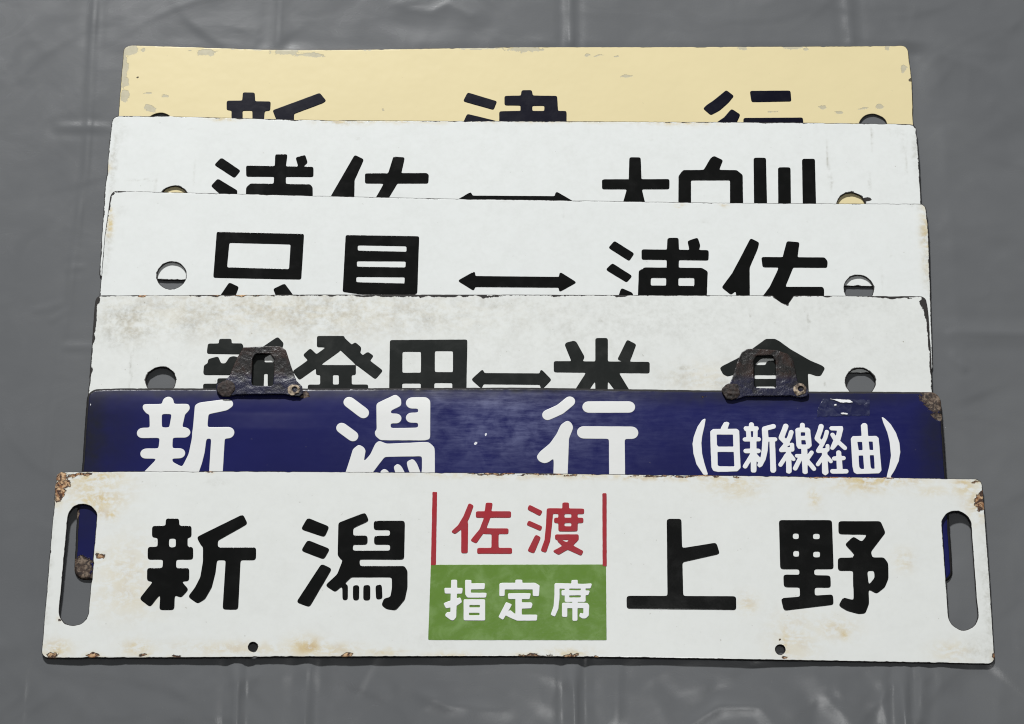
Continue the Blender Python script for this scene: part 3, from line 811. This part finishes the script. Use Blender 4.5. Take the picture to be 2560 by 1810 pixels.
# ------------------------------------------------------------------ material helpers
class NT:
    def __init__(self, name):
        self.m = bpy.data.materials.new(name)
        self.m.use_nodes = True
        self.t = self.m.node_tree
        self.b = self.t.nodes['Principled BSDF']
        self.tc = self.t.nodes.new('ShaderNodeTexCoord')
    def set(self, sock, v):
        if hasattr(v, 'is_output'):
            self.t.links.new(v, sock)
        else:
            if isinstance(v, tuple) and len(v) == 3:
                v = v + (1,)
            sock.default_value = v
    def noise(self, scale, detail=4.0, rough=0.55, stretch=None, dist=0.0):
        n = self.t.nodes.new('ShaderNodeTexNoise')
        n.inputs['Scale'].default_value = scale
        n.inputs['Detail'].default_value = detail
        n.inputs['Roughness'].default_value = rough
        n.inputs['Distortion'].default_value = dist
        src = self.tc.outputs['Object']
        if stretch:
            mp = self.t.nodes.new('ShaderNodeMapping')
            mp.inputs['Scale'].default_value = stretch[:3]
            if len(stretch) > 3:
                mp.inputs['Rotation'].default_value = (0, 0, stretch[3])
            self.t.links.new(src, mp.inputs[0])
            src = mp.outputs[0]
        self.t.links.new(src, n.inputs['Vector'])
        return n.outputs['Fac']
    def attr(self, name):
        a = self.t.nodes.new('ShaderNodeAttribute')
        a.attribute_name = name
        return a.outputs['Fac']
    def math(self, op, a, b=None, clamp=False):
        n = self.t.nodes.new('ShaderNodeMath')
        n.operation = op
        n.use_clamp = clamp
        self.set(n.inputs[0], a)
        if b is not None:
            self.set(n.inputs[1], b)
        return n.outputs[0]
    def ramp(self, v, lo, hi, a=0.0, b=1.0):
        n = self.t.nodes.new('ShaderNodeMapRange')
        n.interpolation_type = 'SMOOTHSTEP'
        self.set(n.inputs[0], v)
        n.inputs[1].default_value = lo
        n.inputs[2].default_value = hi
        n.inputs[3].default_value = a
        n.inputs[4].default_value = b
        return n.outputs[0]
    def mix(self, f, a, b):
        n = self.t.nodes.new('ShaderNodeMix')
        n.data_type = 'RGBA'
        self.set(n.inputs[0], f)
        self.set(n.inputs[6], a)
        self.set(n.inputs[7], b)
        return n.outputs[2]
    def lerp(self, f, a, b):
        n = self.t.nodes.new('ShaderNodeMix')
        n.data_type = 'FLOAT'
        self.set(n.inputs[0], f)
        self.set(n.inputs[2], a)
        self.set(n.inputs[3], b)
        return n.outputs[0]
    def bump(self, h, dist, strength=1.0, prev=None):
        n = self.t.nodes.new('ShaderNodeBump')
        n.inputs['Strength'].default_value = strength
        n.inputs['Distance'].default_value = dist
        self.set(n.inputs['Height'], h)
        if prev is not None:
            self.t.links.new(prev, n.inputs['Normal'])
        return n.outputs[0]
    def out(self, **kw):
        names = dict(color='Base Color', rough='Roughness', metal='Metallic', normal='Normal', spec='Specular IOR Level', coat='Coat Weight', coat_rough='Coat Roughness')
        for k, v in kw.items():
            self.set(self.b.inputs[names[k]], v)
        return self.m

def enamel(name, base, edge_dark, rough=0.22, edge_w=0.9, speck=0.5, mottle=0.04, halo_w=0.9, spec=0.5, dirt_c=(0.29, 0.275, 0.21), rust_a=(0.05, 0.020, 0.010), rust_b=(0.26, 0.10, 0.03), rust_c=(0.62, 0.42, 0.24)):
    """fired enamel over steel: stains, dirt, worn paint, chips down to the dark ground coat, rust"""
    n = NT(name)
    big = n.noise(9, 3)
    c = n.mix(n.ramp(big, 0.3, 0.7, 0, mottle), base, tuple(v * 0.55 for v in base))
    fine = n.noise(260, 5, 0.65)
    mid = n.noise(70, 5, 0.6, dist=0.6)
    scr = n.noise(55, 6, 0.7, (1.0, 6.0, 1.0, 0.15))
    # general grime specks
    sp = n.math('MULTIPLY', n.ramp(n.noise(330, 2, 0.5), 0.71, 0.78), n.ramp(mid, 0.45, 0.62))
    c = n.mix(n.math('MULTIPLY', sp, speck), c, (0.30, 0.28, 0.23))
    # scuffs, with the blue sign's reflected sheen painted in as paler colour
    sc = n.math('MULTIPLY', n.attr('scuff_sheen'), n.ramp(n.math('ADD', n.math('MULTIPLY', scr, 0.7), n.math('MULTIPLY', mid, 0.6)), 0.4, 1.0))
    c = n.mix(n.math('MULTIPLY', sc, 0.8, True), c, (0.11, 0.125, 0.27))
    # darkened areas
    c = n.mix(n.math('MULTIPLY', n.attr('dark'), n.ramp(mid, 0.2, 0.8, 0.55, 1.0), True), c, (0.012, 0.013, 0.020))
    # dirt
    dn = n.math('MULTIPLY', n.ramp(n.math('ADD', n.math('MULTIPLY', fine, 0.55), n.math('MULTIPLY', mid, 0.6)), 0.42, 0.86), 1.0)
    dt = n.math('MULTIPLY', n.attr('dirt'), dn, True)
    c = n.mix(dt, c, dirt_c)
    # stain
    strk = n.noise(60, 6, 0.62, (1.0, 2.0, 1.0, 0.3), 1.4)
    halo = n.math('MAXIMUM', n.attr('stain'), n.math('MULTIPLY', n.attr('rust'), halo_w))
    st = n.math('MULTIPLY', halo, n.ramp(n.math('ADD', n.math('MULTIPLY', strk, 0.65), n.math('MULTIPLY', fine, 0.4)), 0.40, 0.62), True)
    c = n.mix(n.math('MULTIPLY', st, 0.9), c, n.mix(n.ramp(mid, 0.45, 0.75), (0.68, 0.55, 0.28), (0.55, 0.37, 0.14)))
    # worn paint
    jag = n.math('ADD', n.math('MULTIPLY', mid, 0.55), n.math('MULTIPLY', fine, 0.45))
    wm = n.ramp(n.math('ADD', n.attr('worn'), n.math('MULTIPLY', n.math('SUBTRACT', n.math('ADD', n.math('MULTIPLY', fine, 0.6), n.math('MULTIPLY', mid, 0.4)), 0.5), 2.4)), 0.52, 0.58)
    c = n.mix(n.math('MULTIPLY', wm, 0.85), c, n.mix(fine, (0.36, 0.34, 0.25), (0.60, 0.56, 0.43)))
    wh = n.ramp(n.math('ADD', n.attr('white'), n.math('MULTIPLY', n.math('SUBTRACT', fine, 0.5), 0.8)), 0.55, 0.65)
    c = n.mix(wh, c, (0.75, 0.76, 0.8))
    # chipped rim and chips: dark ground coat
    e = n.math('DIVIDE', n.attr('edge'), edge_w)
    e = n.math('ADD', e, n.math('MULTIPLY', n.math('SUBTRACT', jag, 0.5), 3.2))
    em = n.ramp(e, 0.15, 0.45, 1.0, 0.0)
    ch = n.ramp(n.math('ADD', n.attr('chip'), n.math('MULTIPLY', n.math('SUBTRACT', jag, 0.5), 2.2)), 0.55, 0.64)
    cm = n.math('MAXIMUM', em, ch)
    rv = n.math('ADD', n.attr('rust'), n.math('MULTIPLY', n.math('SUBTRACT', jag, 0.5), 2.4))
    rm = n.ramp(rv, 0.55, 0.66)
    c = n.mix(cm, c, edge_dark)
    fl = n.noise(190, 4, 0.6, dist=1.2)
    rc = n.mix(n.ramp(fl, 0.42, 0.56), rust_a, n.mix(n.ramp(fine, 0.40, 0.60), rust_b, rust_c))
    rc = n.mix(n.ramp(rv, 0.62, 0.85, 0.85, 0.0), rc, (0.030, 0.014, 0.008))
    c = n.mix(rm, c, rc)
    r = n.lerp(n.math('MAXIMUM', cm, rm), n.lerp(dt, n.lerp(sc, rough, 0.5), 0.5), 0.75)
    hgt = n.math('SUBTRACT', n.math('MULTIPLY', n.math('SUBTRACT', 1.0, n.math('MAXIMUM', n.math('MAXIMUM', cm, rm), n.math('MULTIPLY', wm, 0.4))), 1.0), n.math('MULTIPLY', n.math('MULTIPLY', fine, rm), 0.8))
    b1 = n.bump(n.noise(45, 2), 0.0006, 0.35)
    b2 = n.bump(hgt, 0.00035, 0.9, b1)
    return n.out(color=c, rough=r, normal=b2, spec=spec)

def letter(name, base, rough=0.22, wear=0.0, wear_col=(0.1, 0.1, 0.1), bump=0.25, spec=0.4):
    n = NT(name)
    mid = n.noise(60, 5, 0.6, dist=0.5)
    fine = n.noise(300, 4, 0.6)
    c = n.mix(n.math('MULTIPLY', n.ramp(mid, 0.42, 0.75), wear), base, wear_col)
    sp = n.ramp(fine, 0.72, 0.8)
    c = n.mix(n.math('MULTIPLY', sp, 0.25), c, wear_col)
    b = n.bump(n.noise(90, 3), 0.0005, bump)
    return n.out(color=c, rough=n.lerp(n.ramp(mid, 0.4, 0.7), rough, rough + 0.06), normal=b, spec=spec)

WHITE = (0.80, 0.825, 0.815)
DARK = (0.014, 0.011, 0.010)
M_sign = {
    1: enamel('cream_enamel', (0.75, 0.65, 0.385), (0.10, 0.085, 0.055), 0.3, 0.6, 0.25, 0.06, 0.0, 0.25),
    2: enamel('white_enamel_clean', WHITE, DARK, 0.22, 1.9, 0.45),
    3: enamel('white_enamel_bright', WHITE, DARK, 0.2, 1.5, 0.35),
    4: enamel('white_enamel_grimy', (0.77, 0.79, 0.77), DARK, 0.35, 2.0, 0.9, 0.06, dirt_c=(0.30, 0.295, 0.25)),
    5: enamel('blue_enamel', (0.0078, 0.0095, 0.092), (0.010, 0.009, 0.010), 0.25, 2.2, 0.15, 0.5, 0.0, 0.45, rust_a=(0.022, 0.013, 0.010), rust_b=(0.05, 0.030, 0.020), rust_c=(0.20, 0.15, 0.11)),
    6: enamel('white_enamel_rusty', (0.79, 0.81, 0.79), DARK, 0.2, 1.2, 0.4),
}
M_letter = {
    'black': letter('black_enamel', (0.0050, 0.0052, 0.0050), 0.16, 0, (0.02, 0.02, 0.02), 0.2),
    'dull': letter('dull_black_enamel', (0.012, 0.0142, 0.0133), 0.3, 0.4, (0.02, 0.022, 0.02), 0.2, 0.25),
    'navy': letter('blue_black_paint', (0.0025, 0.0025, 0.010), 0.3, 0, (0.02, 0.02, 0.02), 0.15, 0.12),
    'white': letter('white_letter_enamel', (0.82, 0.83, 0.84), 0.25),
    'whitel': letter('white_letter_enamel_aged', (0.77, 0.78, 0.77), 0.28, 0.15, (0.6, 0.6, 0.56)),
    'red': letter('red_enamel', (0.36, 0.022, 0.032), 0.28, 0.45, (0.25, 0.030, 0.045)),
    'green': letter('green_enamel', (0.120, 0.230, 0.034), 0.25, 0.75, (0.20, 0.33, 0.10), 0.5),
}

def bracket_mat():
    n = NT('rusty_bracket_paint')
    mid = n.noise(75, 6, 0.65, dist=0.4)
    fine = n.noise(300, 5)
    c = n.mix(n.ramp(mid, 0.42, 0.6), (0.007, 0.006, 0.006), (0.026, 0.012, 0.008))
    c = n.mix(n.math('MULTIPLY', n.attr('low'), n.ramp(mid, 0.3, 0.55), True), c, (0.006, 0.007, 0.032))
    c = n.mix(n.math('MULTIPLY', n.ramp(fine, 0.68, 0.77), 0.12), c, (0.10, 0.085, 0.075))
    return n.out(color=c, rough=0.34, normal=n.bump(n.math('ADD', mid, n.math('MULTIPLY', fine, 0.25)), 0.0013, 0.7))
M_bracket = bracket_mat()

def rivet_mat(name, a, b):
    n = NT(name)
    f = n.noise(320, 5)
    return n.out(color=n.mix(n.ramp(f, 0.35, 0.65), a, b), rough=0.7, normal=n.bump(f, 0.0012, 0.7))
M_rivet = {'dark': rivet_mat('rust_brown', (0.010, 0.007, 0.006), (0.032, 0.019, 0.015)),
           'tan': rivet_mat('rust_tan', (0.05, 0.03, 0.02), (0.46, 0.37, 0.27)),
           'black': rivet_mat('rivet_dark', (0.012, 0.010, 0.008), (0.04, 0.026, 0.02))}

def tape_mat():
    n = NT('clear_tape')
    t = n.t
    tr = t.nodes.new('ShaderNodeBsdfTransparent')
    tr.inputs[0].default_value = (0.72, 0.74, 0.82, 1)
    gl = n.b
    f = n.noise(120, 4, 0.55, dist=1.0)
    n.out(color=(0.10, 0.11, 0.19), rough=0.2, normal=n.bump(f, 0.0012, 0.7), spec=0.6)
    mx = t.nodes.new('ShaderNodeMixShader')
    n.set(mx.inputs[0], n.ramp(f, 0.4, 0.75, 0.10, 0.5))
    t.links.new(tr.outputs[0], mx.inputs[1])
    t.links.new(gl.outputs[0], mx.inputs[2])
    t.links.new(mx.outputs[0], t.nodes['Material Output'].inputs['Surface'])
    return n.m
M_tape = tape_mat()

def vinyl_mat():
    n = NT('grey_vinyl')
    big = n.noise(3.5, 4, 0.55)
    mid = n.noise(38, 4, 0.5, dist=0.4)
    c = n.mix(n.ramp(big, 0.3, 0.7), (0.122, 0.127, 0.134), (0.137, 0.142, 0.148))
    c = n.mix(n.math('MULTIPLY', n.ramp(mid, 0.5, 0.8), 0.10), c, (0.16, 0.165, 0.17))
    dust = n.math('MULTIPLY', n.ramp(n.noise(420, 2, 0.5), 0.70, 0.80), n.ramp(n.noise(11, 4, 0.6), 0.45, 0.7))
    c = n.mix(n.math('MULTIPLY', dust, 0.22), c, (0.32, 0.32, 0.31))
    sm = n.noise(18, 5, 0.6, (1.0, 1.6, 1.0, 0.5), 1.0)
    weave = n.noise(900, 2, 0.5)
    b1 = n.bump(n.noise(14, 3, 0.45, dist=0.8), 0.004, 0.09)
    b2 = n.bump(weave, 0.0002, 0.2, b1)
    return n.out(color=c, rough=n.lerp(n.ramp(sm, 0.35, 0.65), 0.22, 0.28), normal=b2, spec=0.30)
M_vinyl = vinyl_mat()

# ------------------------------------------------------------------ vinyl sheet the signs lie on
def axis(lo, hi, step, far):
    inner = np.arange(lo, hi + step, step)
    o = []
    s, p = step, 0.0
    while p < far:
        s *= 1.16
        p += s
        o.append(p)
    o = np.array(o)
    return np.concatenate([(lo - o)[::-1], inner, inner[-1] + o])

def build_sheet():
    xs = axis(-440, 440, 2.6, 1100)
    ys = axis(-310, 370, 2.6, 1000)
    X, Y = np.meshgrid(xs, ys)
    z = 2.6 * (fbm(X / 150, Y / 150, 3, 3) - 0.44)
    # soft crumples, stronger on the right and at the front, with creased crests
    rid = 1 - np.abs(2 * fbm(X / 95 + 0.6 * fbm(X / 60, Y / 60, 9, 2), Y / 95, 21, 4) / 0.94 - 1)
    amp = 0.45 + 1.5 * np.clip((X - 150) / 250, 0, 1) + 1.5 * np.clip((-190 - Y) / 60, 0, 1)
    z += amp * (rid - 0.6) * 1.5
    z += 0.22 * np.clip(amp - 0.35, 0, 2) * (fbm(X / 16, Y / 24, 5, 2) - 0.44)
    for pts, hgt, w in FOLDS:
        d = np.full(X.shape, 1e9)
        for a, b in zip(pts[:-1], pts[1:]):
            d = np.minimum(d, sd_seg(X, Y, a, b))
        along = 0.6 + 0.8 * vnoise(X / 25, Y / 25, 71)
        z += hgt * along * (np.exp(-(d / w)) - 0.35 * np.exp(-((d - 3.2 * w) / (1.6 * w)) ** 2))
    # sharp little creases and flat facets left by folding, mostly at the front and on the right
    rng = np.random.RandomState(11)
    for i in range(150):
        u = rng.rand()
        if u < 0.42:
            cx, cy = rng.uniform(250, 430), rng.uniform(-300, 340)
        elif u < 0.82:
            cx, cy = rng.uniform(-400, 400), rng.uniform(-300, -228)
        else:
            cx, cy = rng.uniform(-430, 300), rng.choice([rng.uniform(260, 330), rng.uniform(-200, 250)])
        ln, an = rng.uniform(14, 70), rng.normal(0.25, 0.9)
        ca, sa = math.cos(an), math.sin(an)
        t = (X - cx) * ca + (Y - cy) * sa
        bow = rng.uniform(-0.006, 0.006)
        dd = -(X - cx) * sa + (Y - cy) * ca + bow * t * t
        hh = rng.uniform(0.12, 0.42) * (0.6 if u >= 0.82 else 1.0)
        z += hh * np.exp(-(t / ln) ** 2 * 2) * (np.exp(-np.abs(dd) / rng.uniform(1.6, 3.0)) + 0.9 * np.tanh(dd / 4.0) * np.exp(-np.abs(dd) / 22))
    for i in range(14):
        an = rng.uniform(0, math.pi)
        dd = X * math.cos(an) + Y * math.sin(an) - rng.uniform(-420, 420)
        z += rng.uniform(-0.006, 0.006) * np.clip(np.abs(dd), 0, 60) * np.clip(amp - 0.4, 0, 1)
    # pressed flat under the weight of the signs
    fx = np.clip((345 - np.abs(X - 5)) / 20, 0, 1)
    fy = np.clip((280 - Y) / 10, 0, 1) * np.clip((Y + 172) / 14, 0, 1)
    m = fx * fy
    z = z * (1 - m) - 0.35 * m
    cap = 1.7 + 0.10 * np.clip(-236 - Y, 0, 60)
    soft = z - 0.3 * np.log1p(np.exp(np.clip((z - cap) / 0.3, -30, 30)))
    z = np.where((np.abs(X) < 375) & (Y > -300) & (Y < -150), soft, z)
    ny, nx = X.shape
    V = np.stack([X, Y, z], -1).reshape(-1, 3) * MM
    idx = np.arange(ny * nx).reshape(ny, nx)
    faces = np.stack([idx[:-1, :-1], idx[:-1, 1:], idx[1:, 1:], idx[1:, :-1]], -1).reshape(-1, 4)
    me = bpy.data.meshes.new('floor_sheet')
    me.from_pydata(V.tolist(), [], faces.tolist())
    me.polygons.foreach_set('use_smooth', [True] * len(me.polygons))
    o = add('floor_sheet', me, M_vinyl)
    o['kind'] = 'structure'
    o['label'] = 'creased grey vinyl sheet spread out under the signs'
    return o
build_sheet()

# ------------------------------------------------------------------ signs
LABELS = {
    1: 'cream enamel sign with blue-black lettering, furthest under the overlapping pile',
    2: 'white enamel sign directly overlapping the cream one, black characters and tips of an arrow',
    3: 'clean white enamel sign with an outlined box character and whole double-headed arrow',
    4: 'grimy white enamel sign partly covered by the blue sign and its hanger tabs',
    5: 'dark blue enamel sign with white characters and two rusty hanger tabs',
    6: 'topmost white enamel sign with hand slots, green panel and red characters',
}

def bend_fun(k):
    b = SIGN_DATA[k]['bend']
    if k == 5:
        def f(x, y):
            z = 0.5 * (vnoise(x / 90 + 3, y / 60, 5) - 0.5)
            # top strip rolls back and is dented beside the hanger tabs
            z -= 1.3 * np.clip((y - 128) / 22, 0, 1) ** 2
            for cx, w, dp in ((-190, 50, 1.0), (215, 55, 0.9)):
                z -= dp * np.exp(-((x - cx) / w) ** 2) * np.clip((y - 118) / 14, 0, 1)
            return z
        return f
    if k == 6:
        return lambda x, y: b * (1 - (x / 355.0) ** 2) + 0.12 * (vnoise(x / 80, y / 50, 8) - 0.5)
    return lambda x, y: 0.25 * (vnoise(x / 110 + k, y / 70, k) - 0.5)

def glyph_field(ops, h):
    xs, ys = [], []
    for op in ops:
        if op[0] == 'HP':
            continue
        w = op[1] if op[0] in 'LR' else 0
        for p in op[-1]:
            xs += [p[0] - w, p[0] + w]
            ys += [p[1] - w, p[1] + w]
    x0, x1, y0, y1 = min(xs) - 2, max(xs) + 2, min(ys) - 2, max(ys) + 2
    X, Y = np.meshgrid(np.arange(x0, x1, h), np.arange(y0, y1, h))
    F = np.full(X.shape, -1e3)
    H = np.full(X.shape, -1e3)
    for op in ops:
        if op[0] == 'P':
            F = np.maximum(F, sd_poly(X, Y, op[1]))
        elif op[0] == 'HP':
            H = np.maximum(H, sd_poly(X, Y, op[1]))
        else:
            w, pts = op[1], op[2]
            n = len(pts) - 1
            for i, (a, b) in enumerate(zip(pts[:-1], pts[1:])):
                if op[0] == 'R':
                    F = np.maximum(F, w / 2 - sd_seg(X, Y, a, b))
                else:
                    u = np.array(b, float) - np.array(a, float)
                    u /= np.linalg.norm(u)
                    q = np.array([-u[1], u[0]]) * w / 2
                    F = np.maximum(F, sd_poly(X, Y, [tuple(np.array(a) + q), tuple(np.array(b) + q), tuple(np.array(b) - q), tuple(np.array(a) - q)]))
                    if i > 0:
                        F = np.maximum(F, w / 2 - np.hypot(X - a[0], Y - a[1]))
    F = np.minimum(F, -H)
    F += 0.14 * (vnoise(X / 2.2, Y / 2.2, 31) - 0.5)
    return np.clip(F, -2.5, 2.5), x0, y0

def build_glyph(name, ops, mat, zf, root, ztop, sharp=0.75, relief=0.35):
    h = 0.36
    F, x0, y0 = glyph_field(ops, h)
    F = blur(F, sharp / h * 0.55)
    me = field_mesh(name, F - 0.12, x0, y0, h, [(0.10, 0.02), (0.22, 0.10), (0.30, relief + 0.08)], zf, ztop)
    return add(name, me, mat, root)

def blob_fun(wear, kind, k):
    sel = [w for w in wear if w[0] == kind]
    def f(x, y):
        r = np.zeros_like(x)
        if not sel:
            return r
        wx = x + 2.2 * (vnoise(x / 5, y / 5, 40 + k) - 0.5)
        wy = y + 2.2 * (vnoise(x / 5 + 9, y / 5, 50 + k) - 0.5)
        for _, cx, cy, rx, ry, s in sel:
            rx = max(rx, 0.8)
            ry = max(ry, 0.8)
            r = np.maximum(r, s * np.exp(-((wx - cx) / (1.25 * rx)) ** 2 - ((wy - cy) / (1.25 * ry)) ** 2))
        return r
    return f

def build_sign(k):
    D = SIGN_DATA[k]
    root = bpy.data.objects.new('enamel_sign', None)
    ex, ey = Vector(D['ex']), Vector(D['ey'])
    ez = ex.cross(ey)
    m = Matrix((ex, ey, ez)).transposed().to_4x4()
    m.translation = Vector(D['origin']) * MM
    root.matrix_world = m
    root.empty_display_size = 0.05
    col.objects.link(root)
    root['label'] = LABELS[k]
    root['category'] = 'sign'
    root['group'] = 'enamel signs laid in an overlapping pile'
    zf = bend_fun(k)
    if k == 5:
        rings, thick, rad = [(0.9, 0.14), (1.7, 0.55), (2.3, 1.2), (2.6, 2.1), (2.6, 3.2)], None, 8.5
    else:
        rings, thick, rad = [(0.30, 0.06), (0.50, 0.24), (0.58, 0.55), (0.58, 1.45)], 1.45, 5.5
    off = rings[-1][0]
    outline = round_corners(D['outline'], rad)
    def sdf(X, Y, jag=True):
        s = sd_poly(X, Y, outline)
        for (c, r) in D['holes']:
            s = np.minimum(s, np.hypot(X - c[0], Y - c[1]) - r)
        for (a, b, r) in D['slots']:
            s = np.minimum(s, sd_seg(X, Y, a, b) - r)
        for nt in D['notches']:
            s = np.minimum(s, -sd_poly(X, Y, nt))
        if jag:
            s = s - 0.55 * np.clip(vnoise(X / 2.3, Y / 2.3, 60 + k) - 0.55, 0, 1) - 0.9 * np.clip(vnoise(X / 6.5, Y / 6.5, 90 + k) - 0.72, 0, 1) * (2.0 if k in (1, 2, 4, 6) else 1.0)
        return s
    xs = [p[0] for p in outline]
    ys = [p[1] for p in outline]
    h = 1.3
    x0, y0 = min(xs) - 3, min(ys) - 3
    X, Y = np.meshgrid(np.arange(x0, max(xs) + 3, h), np.arange(y0, max(ys) + 3, h))
    F = sdf(X, Y) - off
    at = {'edge': lambda x, y: sdf(x, y)}
    for kind in ('rust', 'stain', 'dirt', 'worn', 'chip', 'scuff_sheen', 'white', 'dark'):
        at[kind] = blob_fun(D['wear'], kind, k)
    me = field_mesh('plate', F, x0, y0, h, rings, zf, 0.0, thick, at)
    add('plate', me, M_sign[k], root)
    panel = None
    for (kind, colour, ops) in D['glyphs']:
        mat = M_letter[colour]
        if kind == 'panel':
            panel = build_glyph('colour_panel', ops, mat, zf, root, 0.16, 0.3, 0.2)
            panel['label'] = 'green rectangular panel'
        elif kind == 'subcharacter':
            build_glyph('character', ops, mat, zf, panel, 0.48, 0.6, 0.32)
        elif kind == 'rule':
            build_glyph('rule_line', ops, mat, zf, root, 0.26, 0.3)
        else:
            big = k != 5 or colour == 'whitel'
            build_glyph(kind, ops, mat, zf, root, 0.30, 1.0 if colour == 'red' else {5: 1.9, 6: 1.75}.get(k, 1.25) if big else 0.6)
    for B in D.get('brackets', []):
        ol = round_corners(B['outline'], 1.2, 0.35, 4)
        sl = round_corners(B['slot'], 2.0, 0.35, 4)
        bx = [p[0] for p in ol]
        by = [p[1] for p in ol]
        hh = 0.5
        a0, b0 = min(bx) - 2, min(by) - 2
        X, Y = np.meshgrid(np.arange(a0, max(bx) + 2, hh), np.arange(b0, max(by) + 2, hh))
        Fb = np.minimum(sd_poly(X, Y, ol), -sd_poly(X, Y, sl)) + 0.25 * (vnoise(X / 2.5, Y / 2.5, 4) - 0.5)
        ylo, yhi = min(by), max(by)
        zb = lambda x, y: 0.5 * (fbm(x / 6, y / 6, 12, 3) - 0.45) - 0.7 * np.clip((y - 145) / 20, 0, 1)
        meb = field_mesh('hanger_tab', Fb - 0.55, a0, b0, hh, [(0.3, 0.06), (0.5, 0.25), (0.55, 0.5), (0.55, 1.4)], zb, 1.5, 1.4,
                         {'low': lambda x, y: np.clip((ylo + 0.42 * (yhi - ylo) - y) / 6 + 0.5, 0, 1)})
        tab = add('hanger_tab', meb, M_bracket, root)
        tab['label'] = 'rusty slotted hanger tab'
        for (c, r, kind) in B['rivets']:
            hx = 0.4
            X, Y = np.meshgrid(np.arange(c[0] - r - 2, c[0] + r + 2, hx), np.arange(c[1] - r - 2, c[1] + r + 2, hx))
            Fr = r - 0.4 - np.hypot(X - c[0], (Y - c[1]) * 1.05) + (4.2 if kind == 'tan' else 3.4) * (fbm(X / 4.2, Y / 4.2, int(r * 10), 3) - 0.47)
            if kind == 'tan':
                Fr = np.minimum(Fr, np.hypot(X - c[0] - 0.6, Y - c[1] - 0.4) - r * 0.48)
            dome = lambda x, y, c=c, r=r: 0.9 * np.sqrt(np.clip(1.1 - ((x - c[0]) ** 2 + (y - c[1]) ** 2) / r ** 2, 0, 2)) + 0.8 * (vnoise(x / 1.8, y / 1.8, 6) - 0.5)
            rv = add('rivet', field_mesh('rivet', Fr, c[0] - r - 2, c[1] - r - 2, hx, [(0.2, 0.1), (0.35, 0.5), (0.4, 1.6)], dome, 1.4), M_rivet[kind], tab)
    if 'tape' in D:
        X, Y = np.meshgrid(np.arange(min(p[0] for p in D['tape']) - 1, max(p[0] for p in D['tape']) + 1, 0.5), np.arange(min(p[1] for p in D['tape']) - 1, max(p[1] for p in D['tape']) + 1, 0.5))
        Ft = sd_poly(X, Y, D['tape']) + 0.5 * (vnoise(X / 2, Y / 2, 3) - 0.5)
        met = field_mesh('tape_remnant', Ft, X[0, 0], Y[0, 0], 0.5, [(0.05, 0.1)], lambda x, y: zf(x, y) + 0.5 * fbm(x / 4, y / 3, 77, 3), 0.12)
        tape = add('tape_remnant', met, M_tape, root)
        tape['label'] = 'crinkled clear tape remnant'
        for glint in D['glints']:  # glints off the tape folds, built as small white pieces
            X, Y = np.meshgrid(np.arange(min(p[0] for p in glint) - 1, max(p[0] for p in glint) + 1, 0.25), np.arange(min(p[1] for p in glint) - 1, max(p[1] for p in glint) + 1, 0.25))
            Fs = sd_poly(X, Y, glint) + 0.5 * (vnoise(X / 1.2, Y / 1.2, 13) - 0.5)
            add('tape_glint', field_mesh('tape_glint', Fs, X[0, 0], Y[0, 0], 0.25, [(0.05, 0.3)], zf, 0.75), M_letter['white'], tape)

for k in range(1, 7):
    build_sign(k)
